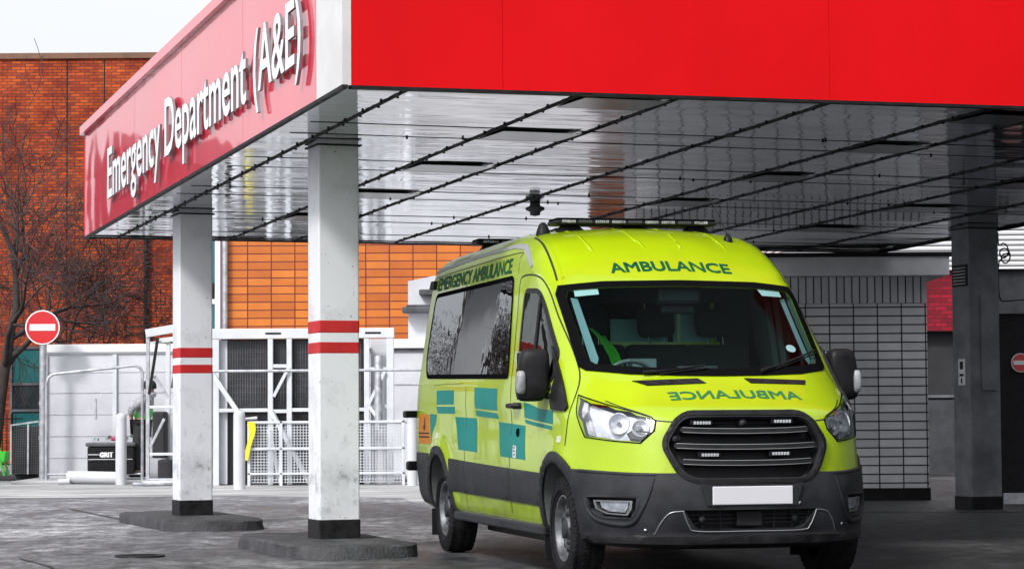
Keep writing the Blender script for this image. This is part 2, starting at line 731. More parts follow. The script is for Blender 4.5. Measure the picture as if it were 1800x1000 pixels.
M['seat'] = noise_mat('seat_fabric', (0.010, 0.010, 0.012), (0.02, 0.02, 0.022), 30, (0.8, 0.95), 0.2)
M['dash'] = noise_mat('dashboard_plastic', (0.012, 0.013, 0.015), (0.022, 0.024, 0.027), 20, (0.5, 0.7), 0.1)
M['bulk'] = simple('bulkhead_panel', (0.22, 0.44, 0.41), 0.5)
M['rubber'] = noise_mat('tyre_rubber', (0.006, 0.006, 0.007), (0.015, 0.015, 0.017), 14, (0.7, 0.9), 0.25, bscale=80, spec=0.15)
M['steel'] = noise_mat('wheel_steel', (0.06, 0.062, 0.068), (0.16, 0.165, 0.178), 10, (0.35, 0.55), 0.1, metal=0.5)
M['amber_red'] = simple('red_reflector', (0.45, 0.02, 0.015), 0.2, coat=0.5)

def facet_chrome():
    m, nt, b = nm('headlight_reflector')
    tc = N(nt, 'ShaderNodeTexCoord')
    v = N(nt, 'ShaderNodeTexVoronoi', _Scale=22.0)
    nt.links.new(tc.outputs['Object'], v.inputs['Vector'])
    nt.links.new(ramp(nt, v.outputs['Distance'], [(0.0, (0.92, 0.93, 0.97)), (0.6, (0.62, 0.64, 0.70))]), b.inputs['Base Color'])
    bp = N(nt, 'ShaderNodeBump', _Strength=0.35, _Distance=0.02)
    nt.links.new(v.outputs['Distance'], bp.inputs['Height'])
    nt.links.new(bp.outputs[0], b.inputs['Normal'])
    P(b, rough=0.22, metal=0.10)
    return m


M['reflector'] = facet_chrome()

# ------------------------------------------------------------ ambulance
VAN = thing('ambulance', 'lime yellow emergency ambulance van with teal squares and black bumper under the red canopy', 'ambulance', VAN_LOC, VAN_YAW - PI / 2)

WS_OUT = [(-0.842, 1.992), (-0.55, 2.018), (0.0, 2.028), (0.55, 2.018), (0.842, 1.992), (0.868, 1.93), (0.866, 1.42), (0.835, 1.392), (0.6, 1.362), (0.3, 1.350), (0.0, 1.346), (-0.3, 1.350), (-0.6, 1.362), (-0.835, 1.392), (-0.866, 1.42), (-0.868, 1.93)]
WS_IN = [(-0.79, 1.955), (-0.5, 1.975), (0.0, 1.985), (0.5, 1.975), (0.79, 1.955), (0.815, 1.90), (0.805, 1.47), (0.77, 1.435), (0.5, 1.408), (0.0, 1.395), (-0.5, 1.408), (-0.77, 1.435), (-0.805, 1.47), (-0.815, 1.90)]
DOOR_WIN = round_poly([(-1.165, 1.345), (-1.20, 1.985), (-0.80, 1.965), (-0.62, 1.85), (-0.20, 1.50), (-0.17, 1.345)], [0.05, 0.07, 0.14, 0.1, 0.06, 0.04])
SIDE_WIN = round_poly([(-4.40, 1.395), (-4.47, 1.56), (-4.40, 2.10), (-1.69, 2.125), (-1.43, 2.06), (-1.395, 1.36)], [0.12, 0.2, 0.12, 0.14, 0.14, 0.05])
SIDE_WIN = round_poly([(-4.40, 1.415), (-4.49, 1.60), (-4.38, 2.125), (-1.60, 2.125), (-1.42, 1.365)], [0.10, 0.25, 0.1, 0.08, 0.05])
HEAD_L = [(0.203, -0.905, 1.232), (0.479, -0.79, 1.166), (0.656, -0.689, 1.124), (0.764, -0.589, 1.083), (0.79, -0.565, 1.055), (0.80, -0.578, 0.998), (0.768, -0.663, 0.918), (0.623, -0.795, 0.932), (0.406, -0.916, 0.957), (0.30, -0.925, 1.097)]
HEAD = [cyl(p) for p in HEAD_L]
GRILLE = round_poly([(-0.54, 0.91), (-0.425, 1.092), (0.425, 1.092), (0.54, 0.91), (0.43, 0.672), (-0.43, 0.672)], [0.06, 0.09, 0.09, 0.06, 0.12, 0.12])


LOWG = round_poly([(-0.44, 0.497), (0.44, 0.497), (0.36, 0.375), (-0.36, 0.375)], [0.015, 0.015, 0.05, 0.05])
FOG = [cyl(p) for p in [(0.476, -0.916, 0.574), (0.80, -0.69, 0.572), (0.79, -0.695, 0.50), (0.76, -0.72, 0.445), (0.60, -0.845, 0.455), (0.50, -0.905, 0.50)]]


def radial_prism(uv, r0, r1):
    """closed solid cut radially into the nose through a (bearing, height) outline"""
    v = []
    for r in (r0, r1):
        for u, z in uv:
            v.append((-0.2 + r * math.cos(rad(u)), r * math.sin(rad(u)), z))
    n = len(uv)
    mb = MB()
    mb.add(v, [tuple(range(n))[::-1], tuple(range(n, 2 * n))] + [(i, (i + 1) % n, n + (i + 1) % n, n + i) for i in range(n)])
    me = mb_me(mb)
    bm = bmesh.new(); bm.from_mesh(me); bmesh.ops.triangulate(bm, faces=list(bm.faces)); bm.to_mesh(me); bm.free()
    return me


def make_shell():
    ob = bpy.data.objects.new('body', BODY.mesh(0.03))
    COL.objects.link(ob)
    boolean(ob, BODY.mesh(0.08, 0.05, 0.84, 'cutter'))
    boolean(ob, prism_me(WS_IN, 'x', -0.75, 2.0))
    for lo, hi in ((-1.4, -0.6), (0.6, 1.4)):
        boolean(ob, prism_me(DOOR_WIN, 'y', lo, hi))
        boolean(ob, prism_me(inset_poly(SIDE_WIN, 0.03), 'y', lo, hi))
        for ax in (0.0, -3.75):
            boolean(ob, prism_me(circle(ax, 0.40, 0.392), 'y', min(lo, hi) if lo < 0 else 0.62, -0.62 if lo < 0 else hi))
    boolean(ob, prism_me(inset_poly(GRILLE, 0.012), 'x', 0.66, 2.0))
    boolean(ob, prism_me(LOWG, 'x', 0.80, 2.0))
    for s in (1, -1):
        boolean(ob, radial_prism([(s * u, z) for u, z in FOG], 0.85, 2.0))
    for s in (1, -1):
        uv = [(s * u, z) for u, z in inset_poly(HEAD[:], 0.0)]
        # shrink a touch toward the centre
        cu = sum(u for u, z in uv) / len(uv); cz = sum(z for u, z in uv) / len(uv)
        uv = [(cu + (u - cu) * 0.96, cz + (z - cz) * 0.94) for u, z in uv]
        boolean(ob, radial_prism(uv, 0.70, 2.0))
    me = ob.data
    me.materials.clear()
    me.materials.append(M['lime']); me.materials.append(M['lining'])
    c = np.zeros(len(me.polygons) * 3)
    me.polygons.foreach_get('center', c)
    fv = BODY.f(c.reshape(-1, 3))
    me.polygons.foreach_set('material_index', (fv < -0.012).astype(int).tolist())
    me.polygons.foreach_set('use_smooth', [True] * len(me.polygons))
    me.set_sharp_from_angle(angle=rad(28))
    ob.name = 'body'
    ob.parent = VAN
    return ob


SHELL = make_shell()

# glazing
lay('windscreen', M['windscreen'], WS_OUT, frame_F, VAN, 0.004, 0, 0.06, 0.04, both=False)
ws_lo = [(-0.79, 1.425), (-0.5, 1.40), (0, 1.388), (0.5, 1.40), (0.79, 1.425)]
lay('windscreen_border', M['gloss_black'], WS_OUT, frame_F, VAN, 0.0065, 0, 0.06, 0.04, holes=[WS_IN], both=False)
lay('side_window', M['privacy'], SIDE_WIN, frame_R, VAN, 0.004, 0, 0.10, 0.06)
lay('side_window_border', M['gloss_black'], SIDE_WIN, frame_R, VAN, 0.0055, 0, 0.10, 0.06, holes=[inset_poly(SIDE_WIN, 0.035)])
lay('door_window', M['tint'], DOOR_WIN, frame_R, VAN, 0.002, 0, 0.08, 0.06)
lay('door_window_seal', M['black'], [p for p in inset_poly(DOOR_WIN, -0.022)], frame_R, VAN, 0.006, 0.01, 0.08, 0.06, holes=[inset_poly(DOOR_WIN, 0.012)])
for s in (-1, 1):
    mb = MB()
    pts = path_on([(-0.72, 1.93), (-0.715, 1.36)], frame_R, 0.004)
    if s > 0:
        pts = [Vector((p.x, -p.y, p.z)) for p in pts]
    mb.tube(pts, 0.013, 6)
    mb.build('window_divider', M['black'], VAN)

# panel seams
def seam(name, pts, frame, w=0.006, both=True, mat=None, off=0.0015):
    path = catmull(pts, 5)
    A = cast(path, frame)
    G = grad(A)
    V = A + G * off
    mb = MB()
    vs = []
    for i in range(len(V)):
        t = V[min(i + 1, len(V) - 1)] - V[max(i - 1, 0)]
        t = t / max(np.linalg.norm(t), 1e-9)
        s = np.cross(t, G[i])
        vs += [tuple(V[i] - s * w / 2), tuple(V[i] + s * w / 2)]
    mb.add(vs, [(2 * i, 2 * i + 2, 2 * i + 3, 2 * i + 1) for i in range(len(V) - 1)], True)
    for m in ([mb, mirror(mb)] if both else [mb]):
        m.build(name, mat or M['seam'], VAN)


seam('door_seam', [(-1.40, 0.40), (-1.37, 0.7), (-1.315, 1.03), (-1.33, 1.4), (-1.37, 1.8), (-1.40, 2.03), (-1.34, 2.10), (-0.95, 2.085), (-0.70, 2.00), (-0.40, 1.77), (-0.10, 1.53), (0.14, 1.30), (0.22, 1.12), (0.20, 0.90)], frame_R, 0.012)
seam('panel_seam', [(-2.88, 0.38), (-2.85, 0.7), (-2.81, 1.05), (-2.81, 1.33)], frame_R, 0.010)
seam('roof_seam', [(-4.45, 2.265), (-3.2, 2.28), (-1.56, 2.285), (-1.50, 2.24), (-1.49, 2.13)], frame_R, 0.007)
seam('flank_crease', [(-4.05, 1.36), (-3.6, 1.365), (-2.95, 1.36)], frame_R, 0.010, mat=M['lime'], off=0.006)
seam('bonnet_seam', [(-0.80, 1.19), (-0.75, 1.157), (-0.69, 1.128), (-0.60, 1.088), (-0.565, 1.062), (-0.46, 1.052)], frame_F, 0.009, both=True)
seam('roof_gutter', [(-1.50, -0.775), (-1.15, -0.80), (-0.85, -0.822), (-0.64, -0.835)], frame_T, 0.016)
seam('roof_gutter_edge', [(-1.50, -0.745), (-1.15, -0.768), (-0.85, -0.79), (-0.62, -0.80)], frame_T, 0.010, mat=M['lime'], off=0.006)
lay('roof_trim', M['grey_trim'], [(-4.55, 2.335), (-3.0, 2.362), (-1.75, 2.362), (-1.42, 2.335), (-1.22, 2.26), (-1.08, 2.165), (-1.13, 2.15), (-1.27, 2.235), (-1.45, 2.30), (-1.75, 2.33), (-3.0, 2.335), (-4.55, 2.305)], frame_R, VAN, 0.006, 0.01, 0.1, 0.05)

# roof ribs
for a, b in (((-0.76, -0.52), (-1.12, -0.535)), ((-0.755, -0.135), (-1.22, -0.18)), ((-0.76, 0.12), (-1.1, 0.13)), ((-0.765, 0.478), (-1.26, 0.45))):
    mb = MB()
    pts = path_on([a, ((a[0] + b[0]) / 2, (a[1] + b[1]) / 2), b, (-3.9, b[1])], frame_T, -0.006, 6)
    n = len(pts)
    mb.tube(pts, [0.004 + 0.010 * min(1, i / 5) for i in range(n)], 8)
    mb.build('roof_rib', M['lime'], VAN)

# chequer squares
SQ = [[(-3.92, 1.312), (-3.255, 1.306), (-3.225, 1.192), (-3.88, 1.196)], [(-3.895, 1.180), (-3.195, 1.176), (-3.18, 1.120), (-3.83, 1.124)],
      [(-2.51, 1.318), (-1.745, 1.300), (-1.742, 1.138), (-2.48, 1.158)], [(-2.465, 1.146), (-1.752, 1.118), (-1.716, 1.078), (-2.445, 1.100)],
      [(-3.178, 1.095), (-2.449, 1.083), (-2.395, 0.825), (-3.058, 0.838)], [(-1.721, 1.056), (-0.916, 1.030), (-0.877, 0.791), (-1.635, 0.806)],
      [(-4.155, 1.120), (-3.87, 1.115), (-3.90, 1.05), (-4.03, 0.965), (-4.095, 0.87)], [(-0.915, 1.195), (-0.70, 1.175), (-0.45, 1.145), (-0.115, 1.135), (-0.107, 1.040), (-0.93, 1.086)],
      [(-0.925, 1.073), (-0.115, 1.028), (-0.117, 1.002), (-0.905, 1.046)]]
for q in SQ:
    lay('teal_square', M['teal'], q, frame_R, VAN, 0.0016, 0, 0.06, 0.05)

# writing on the van
def letter_part(name, body, frame, mat, fn, bold=0.0, size=1.0, su=0.04, off=0.0035, depth=0.0, parent=None):
    bm, x0, x1 = text_mesh(body, size, bold)
    hs = max(v.co.y for v in bm.verts)
    for v in bm.verts:
        u = (v.co.x - x0) / (x1 - x0); w = v.co.y / hs
        a, b = fn(u, w)
        v.co = Vector((a, b, 0))
    mb = MB()
    wrap(mb, bm, frame, off, depth, su, su)
    return mb.build(name, mat, parent or VAN)


letter_part('ambulance_lettering', 'AMBULANCE', frame_F, M['green'], lambda u, w: (-0.465 + 0.88 * u, 2.083 + 0.072 * w + 0.02 * math.sin(PI * u)), 0.028)
letter_part('bonnet_lettering', 'AMBULANCE', frame_F, M['hood_green'], lambda u, w: (0.475 - 0.90 * u + 0.0 * w, 1.190 + 0.052 * w + 0.012 * math.sin(PI * u)), 0.022)
letter_part('flank_lettering', 'EMERGENCY AMBULANCE', frame_R, M['green'], lambda u, w: (-4.34 + 2.63 * u, 2.150 + 0.108 * w - 0.0 * u), 0.03)
bmL, _a, _b = text_mesh('EMERGENCY AMBULANCE', 1, 0.022)
_h = max(v.co.y for v in bmL.verts)
for v in bmL.verts:
    v.co = Vector((-1.71 - 2.63 * (v.co.x - _a) / (_b - _a), 2.150 + 0.108 * v.co.y / _h, 0))
mbL = MB(); wrap(mbL, bmL, frame_R, 0.0035, 0, 0.04, 0.04)
mirror(mbL).build('flank_lettering', M['green'], VAN)

# lower mouldings, arches, sill step
MOULD = [(-3.36, 0.765), (-2.77, 0.750), (-1.26, 0.722), (-0.36, 0.708), (-0.41, 0.482), (-1.4, 0.490), (-2.8, 0.503), (-3.30, 0.510)]
lay('side_moulding', M['dark'], MOULD, frame_R, VAN, 0.016, 0.02, 0.12, 0.06, edge_drop=0.006)
for sx in (-2.855, -1.375):
    seam('moulding_seam', [(sx - 0.01, 0.50), (sx + 0.005, 0.62), (sx + 0.02, 0.745)], frame_R, 0.009, off=0.0175)


def arch_ring(ax, a0, a1, r0=0.392, r1=0.462):
    n = 26
    out = []
    for k in range(n + 1):
        a = rad(a0 + (a1 - a0) * k / n)
        out.append((ax + r1 * math.cos(a), 0.40 + r1 * math.sin(a)))
    for k in range(n + 1):
        a = rad(a1 + (a0 - a1) * k / n)
        out.append((ax + r0 * math.cos(a), 0.40 + r0 * math.sin(a)))
    return out


lay('wheel_arch', M['dark'], arch_ring(0.0, 12, 190), frame_R, VAN, 0.022, 0.05, 0.06, 0.06, edge_drop=0.006)
lay('wheel_arch', M['dark'], arch_ring(-3.75, -6, 186), frame_R, VAN, 0.022, 0.05, 0.06, 0.06, edge_drop=0.006)
for s in (-1, 1):
    mb = MB()
    mb.bbox((-3.30, s * 0.88, 0.285), (-0.42, s * 1.0, 0.352), 0.012)
    mb.build('sill_step', M['dark'], VAN)
    mb = MB()
    for k in range(5):
        mb.box((-3.1, s * 0.900 + s * k * 0.02 - 0.004, 0.352), (-0.6, s * 0.900 + s * k * 0.02 + 0.004, 0.357))
    mb.build('step_tread', M['satin'], VAN)
    mb = MB()
    mb.bbox((-3.2, s * 0.72 - 0.03, 0.20), (-0.5, s * 0.72 + 0.03, 0.32), 0.01)
    mb.build('chassis_rail', M['black'], VAN)
mb = MB(); mb.bbox((-3.3, -0.6, 0.24), (0.5, 0.6, 0.30), 0.02)
mb.tube([(-3.75, -0.75, 0.35), (-3.75, 0.75, 0.35)], 0.06, 12)
mb.tube([(0, -0.75, 0.33), (0, 0.75, 0.33)], 0.05, 12)
mb.tube([(-0.3, -0.3, 0.24), (-1.8, -0.45, 0.22), (-3.2, -0.42, 0.24)], 0.04, 10)
mb.build('underbody', M['black'], VAN)

# rear bumper and corner
lay('rear_corner_moulding', M['dark'], [(-4.74, 0.80), (-4.215, 0.795), (-4.21, 0.50), (-4.14, 0.37), (-4.60, 0.385), (-4.72, 0.46)], frame_R, VAN, 0.014, 0.02, 0.06, 0.06, edge_drop=0.005)
mb = MB(); mb.bbox((-4.95, -0.93, 0.40), (-4.70, 0.93, 0.60), 0.03)
mb.build('rear_bumper', M['dark'], VAN)
mb = MB(); mb.bbox((-4.93, -1.07, 0.64), (-4.80, -0.93, 0.72), 0.02)
mb.build('rear_buffer', M['black'], VAN)
mb = MB(); mb.bbox((-4.90, -1.10, 1.09), (-4.76, -0.92, 1.15), 0.015)
mb.build('rear_door_catch', M['black'], VAN)
lay('tail_lamp', M['orange'], [(-4.60, 1.122), (-4.175, 1.116), (-4.115, 0.872), (-4.60, 0.876)], frame_R, VAN, 0.003, 0.004, 0.05, 0.05)
for zz in (0.925, 0.955):
    lay('lamp_stripe', M['seam'], [(-4.58, zz), (-4.15, zz), (-4.15, zz + 0.012), (-4.58, zz + 0.012)], frame_R, VAN, 0.0045, 0, 0.05, 0.05)
gl = [(-4.38, 0.985), (-4.33, 0.985), (-4.31, 1.02), (-4.33, 1.035), (-4.33, 1.09), (-4.36, 1.09), (-4.37, 1.03), (-4.41, 1.02)]
lay('lamp_mark', M['seam'], gl, frame_R, VAN, 0.0045, 0, 0.05, 0.05)
for zz in (0.945, ):
    lay('side_reflector', M['white_plate'], [(-3.84, zz - 0.022), (-3.77, zz - 0.022), (-3.77, zz + 0.022), (-3.84, zz + 0.022)], frame_R, VAN, 0.005, 0.008)
lay('side_reflector', M['white_plate'], [(0.035, 0.92), (0.105, 0.92), (0.105, 0.963), (0.035, 0.963)], frame_R, VAN, 0.005, 0.008)
lay('side_marker', M['black'], [(-4.60, 2.17), (-4.42, 2.17), (-4.42, 2.235), (-4.60, 2.235)], frame_R, VAN, 0.03, 0.03)

# door furniture
for s in (-1, 1):
    mb = MB()
    y = s * 1.02
    mb.bbox((-1.27, min(y, y - s * 0.05) - 0.0, 1.145), (-0.99, max(y, y - s * 0.05), 1.195), 0.02, 3)
    mb.tube([(-1.22, s * 1.015, 1.17), (-1.20, s * 1.06, 1.17), (-1.06, s * 1.06, 1.17), (-1.03, s * 1.015, 1.17)], 0.018, 8)
    mb.build('door_handle', M['black'], VAN, angle=40)
    mb = MB()
    mb.lathe([(0, 0.012), (0.026, 0.012), (0.032, 0.004), (0.032, -0.01)], 20, Matrix.Translation((-1.11, s * 1.004, 0.98)) @ Matrix.Rotation(s * -PI / 2, 4, 'X'))
    mb.build('fuel_lock', M['gloss_black'], VAN)
lay('instruction_sticker', M['white_plate'], [(-1.25, 0.805), (-1.15, 0.80), (-1.14, 0.885), (-1.24, 0.89)], frame_R, VAN, 0.003, 0, both=False)
for zz in (0.82, 0.845, 0.87):
    lay('sticker_mark', M['seam'], [(-1.225, zz), (-1.18, zz - 0.002), (-1.178, zz + 0.008), (-1.222, zz + 0.01)], frame_R, VAN, 0.0042, 0, both=False)

# ------------------------------------------------------------ nose
# bumper
TH = 62
top = [(-TH, 0.752), (-48, 0.742), (-36, 0.732), (-27, 0.728), (0, 0.728), (27, 0.728), (36, 0.732), (48, 0.742), (TH, 0.752)]
bot = [(TH, 0.36), (TH - 3, 0.30), (TH - 10, 0.285), (35, 0.288), (0, 0.285), (-35, 0.288), (-TH + 10, 0.285), (-TH + 3, 0.30), (-TH, 0.36)]
mb = MB()
wrap(mb, flat_bm(top + bot), frame_C, 0.022, 0.075, 2.0, 0.03, 0.008)
BUMP = mb.build('front_bumper', M['dark'], None, angle=30)
boolean(BUMP, prism_me(inset_poly(GRILLE, -0.006), 'x', 0.3, 2.0))
boolean(BUMP, prism_me(LOWG, 'x', 0.3, 2.0))
for s in (1, -1):
    boolean(BUMP, radial_prism([(s * u, z) for u, z in FOG], 0.5, 2.0))
for sl in (-1, 1):
    boolean(BUMP, prism_me(circle(0.0, 0.40, 0.392), 'y', min(sl * 0.5, sl * 1.4), max(sl * 0.5, sl * 1.4)))
BUMP.parent = VAN
BUMP.data.polygons.foreach_set('use_smooth', [True] * len(BUMP.data.polygons))
BUMP.data.set_sharp_from_angle(angle=rad(30))

# lower grille: dark tray, mesh bars, radar block
mb = MB(); mb.box((0.80, -0.47, 0.33), (0.86, 0.47, 0.53))
lg = mb.build('lower_grille', M['black'], VAN)
mb = MB()
for z in (0.412, 0.437, 0.462):
    mb.bar((0.905, -0.42, z), (0.905, 0.42, z), 0.006)
for y in (-0.3, -0.18, 0.18, 0.3):
    mb.bar((0.90, y, 0.38), (0.90, y, 0.495), 0.008)
mb.build('grille_bars', M['dark'], lg)
mb = MB(); mb.bbox((0.88, -0.085, 0.39), (0.955, 0.085, 0.49), 0.008)
mb.build('radar_block', M['black'], lg)
for y in (-0.31, 0.31):
    mb = MB(); mb.lathe([(0, 0.02), (0.018, 0.02), (0.024, 0.0), (0.024, -0.05)], 18, Matrix.Translation((0.93, y, 0.437)) @ Matrix.Rotation(PI / 2, 4, 'Y'))
    mb.build('grille_sensor', M['dark'], lg)
# bright outline of the lower bumper
for s in (-1, 1):
    mb = MB()
    mb.tube([p for p in path_on([cyl((0.849, s * 0.60, 0.345)), cyl((0.88, s * 0.555, 0.43)), cyl((0.91, s * 0.51, 0.482)), cyl((0.945, s * 0.435, 0.494))], frame_C, 0.022)], 0.0045, 6)
    mb.build('bumper_brightwork', M['dull_trim'], VAN)
mb = MB(); mb.tube(path_on([(-0.44, 0.494), (-0.40, 0.40), (-0.34, 0.372), (0, 0.370), (0.34, 0.372), (0.40, 0.40), (0.44, 0.494)], frame_F, 0.022), 0.005, 6)
mb.build('bumper_brightwork', M['dull_trim'], VAN)
lay('bumper_lip', M['black'], [(-60, 0.352), (-35, 0.338), (0, 0.335), (35, 0.338), (60, 0.352), (50, 0.29), (30, 0.272), (0, 0.27), (-30, 0.272), (-50, 0.29)], frame_C, VAN, 0.030, 0.05, 2.5, 0.03, both=False, edge_drop=0.006)
for y, z in ((-0.60, 0.375), (0.60, 0.395), (0.30, 0.535), (-0.80, 0.40)):
    A = cast([cyl((0.9 if abs(y) < 0.5 else 0.75, y, z))], frame_C); G = grad(A)
    mb = MB()
    mt = Matrix.Translation(Vector(A[0]) + Vector(G[0]) * 0.022) @ Vector(G[0]).to_track_quat('Z', 'Y').to_matrix().to_4x4()
    mb.lathe([(0, 0.005), (0.011, 0.004), (0.013, -0.004)], 14, mt)
    mb.build('parking_sensor', M['satin'], VAN)
# fog lamps
for s in (-1, 1):
    tr = MB()
    fo = [(s * u, z) for u, z in FOG]
    wrap(tr, flat_bm(fo), frame_C, -0.050, 0, 2.0, 0.03)
    base = tr.build('fog_lamp', M['black'], VAN)
    cu = sum(u for u, z in fo) / len(fo); cz = sum(z for u, z in fo) / len(fo)
    ring = [(cu + (u - cu) * 1.14, cz + (z - cz) * 1.22) for u, z in fo]
    m1 = MB(); wrap(m1, flat_bm(ring, [fo]), frame_C, 0.028, 0.03, 1.5, 0.03, 0.004)
    m1.build('fog_bezel', M['dark'], base, angle=30)
    inner = [(cu + (u - cu) * 0.80, cz + (z - cz) * 0.74) for u, z in fo]
    inner2 = [(cu + (u - cu) * 0.70, cz + (z - cz) * 0.60) for u, z in fo]
    m2 = MB(); wrap(m2, flat_bm(inner, [inner2]), frame_C, 0.004, 0.03, 1.5, 0.03)
    m2.build('fog_trim', M['dull_trim'], base, angle=30)
    lens = [(cu + (u - cu) * 0.58, cz + 0.004 + (z - cz) * 0.52) for u, z in fo]
    m3 = MB(); wrap(m3, flat_bm(lens), frame_C, -0.012, 0.03, 1.5, 0.03)
    m3.build('fog_reflector', M['reflector'], base, angle=30)
    m4 = MB(); wrap(m4, flat_bm(lens), frame_C, 0.0, 0, 1.5, 0.03)
    m4.build('fog_lens', M['lens'], base)
    mk = MB()
    A = cast([cyl((0.36, s * 0.963, 0.66))], frame_C)
    mk.bbox((0.325, s * 0.965 - 0.022, 0.638), (0.405, s * 0.965 + 0.022, 0.672), 0.012)
    mk.build('side_repeater', M['satin'], VAN)

# moulded creases round the fog lamps
for s in (-1, 1):
    mb = MB()
    pth = [cyl((0.862, s * 0.595, 0.70)), cyl((0.845, s * 0.62, 0.60)), cyl((0.815, s * 0.66, 0.50)), cyl((0.77, s * 0.71, 0.418)), cyl((0.67, s * 0.79, 0.410)), cyl((0.55, s * 0.875, 0.435)), cyl((0.48, s * 0.915, 0.50)), cyl((0.45, s * 0.925, 0.58))]
    q = path_on(pth, frame_C, 0.020, 5)
    n_ = len(q)
    mb.tube(q, [0.006 + 0.012 * math.sin(PI * i / (n_ - 1)) for i in range(n_)], 8)
    mb.build('bumper_crease', M['dark'], VAN)
for s in (-1, 1):
    mb = MB(); mb.tube(path_on([(s * 60, 0.742), (s * 45, 0.728), (s * 36, 0.720), (s * 27.5, 0.716)], frame_C, 0.015, 6), [0.004] + [0.012] * 16 + [0.010, 0.004], 8)
    mb.build('bumper_ledge', M['dark'], VAN)

# number plate
mb = MB(); mb.bbox((1.010, -0.267, 0.529), (1.024, 0.267, 0.645), 0.006)
pl = mb.build('number_plate', M['white_plate'], VAN)
mb = MB()
for s in (-1, 1):
    mb.prism([(s * 0.30, 0.525), (s * 0.275, 0.525), (s * 0.275, 0.655), (s * 0.34, 0.665)], 0, 0.012, Matrix(((0, 0, 1, 0.998), (1, 0, 0, 0), (0, 1, 0, 0), (0, 0, 0, 1))))
mb.box((0.96, -0.275, 0.52), (1.0095, 0.275, 0.655))
mb.build('plate_holder', M['dark'], VAN)

# grille
mb = MB(); wrap(mb, flat_bm(inset_poly(GRILLE, 0.002)), frame_F, -0.085, 0, 0.06, 0.05)
gr = mb.build('grille', M['black'], VAN)
mb = MB(); wrap(mb, flat_bm(inset_poly(GRILLE, -0.018), [inset_poly(GRILLE, 0.014)]), frame_F, 0.030, 0.085, 0.03, 0.03, 0.005)
mb.build('grille_frame', M['black'], gr, angle=30)
mb = MB(); wrap(mb, flat_bm(inset_poly(GRILLE, 0.012), [inset_poly(GRILLE, 0.020)]), frame_F, 0.024, 0.03, 0.05, 0.04)
mb.build('grille_edge', M['dark'], gr, angle=30)
for z0, hw in ((0.998, 0.43), (0.898, 0.475), (0.797, 0.44)):
    mb = MB()
    bar = round_poly([(-hw, z0 + 0.020), (-hw * 0.6, z0 + 0.012), (0, z0 + 0.009), (hw * 0.6, z0 + 0.012), (hw, z0 + 0.020), (hw, z0 - 0.012), (hw * 0.6, z0 - 0.022), (0, z0 - 0.026), (-hw * 0.6, z0 - 0.022), (-hw, z0 - 0.012)], 0.012, 3)
    wrap(mb, flat_bm(bar), frame_F, 0.004, 0.06, 0.05, 0.03)
    mb.build('grille_bar', M['black'], gr, angle=30)
    for dz0, th in ((0.011, 0.007), (-0.019, 0.006)):
        mb = MB()
        mb.tube(path_on([(-hw + 0.015, z0 + dz0 + 0.007), (-hw * 0.6, z0 + dz0), (0, z0 + dz0 - 0.003), (hw * 0.6, z0 + dz0), (hw - 0.015, z0 + dz0 + 0.007)], frame_F, 0.004), th * 0.5, 6)
        mb.build('bar_highlight', M['dull_trim'], gr)
mb = MB()
for k in range(-4, 5):
    y = k * 0.105
    mb.bar((0.815, y, 0.70), (0.775, y, 1.06), 0.010, 0.03)
for z in (0.745, 0.85, 0.95, 1.045):
    mb.bar((0.80, -0.42, z), (0.80, 0.42, z), 0.008)
mb.build('grille_mesh', M['dark'], gr)
M['strobe'] = simple('strobe_lens', (0.40, 0.41, 0.44), 0.15, coat=1.0)
for y, z, x in ((-0.285, 1.045, 0.868), (0.255, 1.052, 0.87), (-0.25, 0.842, 0.918), (0.222, 0.847, 0.92)):
    mb = MB(); mb.bbox((x - 0.03, y - 0.075, z - 0.018), (x, y + 0.075, z + 0.018), 0.008)
    st = mb.build('strobe_light', M['black'], gr)
    mb = MB()
    for k in range(6):
        yy = y - 0.055 + k * 0.0195
        mb.bbox((x - 0.002, yy, z - 0.010), (x + 0.006, yy + 0.0165, z + 0.010), 0.003)
    mb.build('strobe_lens', M['strobe'], gr)
mb = MB()
mb.lathe([(0, 0.03), (0.012, 0.03), (0.013, 0.02), (0.024, 0.02), (0.026, 0), (0.026, -0.05)], 20, Matrix.Translation((0.86, -0.01, 1.043)) @ Matrix.Rotation(PI / 2, 4, 'Y'))
mb.build('nose_camera', M['dark'], gr)
mb = MB()
mb.lathe([(0, 0.02), (0.015, 0.02), (0.022, 0.01), (0.024, -0.05)], 16, Matrix.Translation((0.86, -0.465, 0.945)) @ Matrix.Rotation(PI / 2, 4, 'Y'))
mb.bbox((0.82, -0.50, 0.925), (0.85, -0.42, 0.965), 0.006)
mb.build('horn', M['dark'], gr)

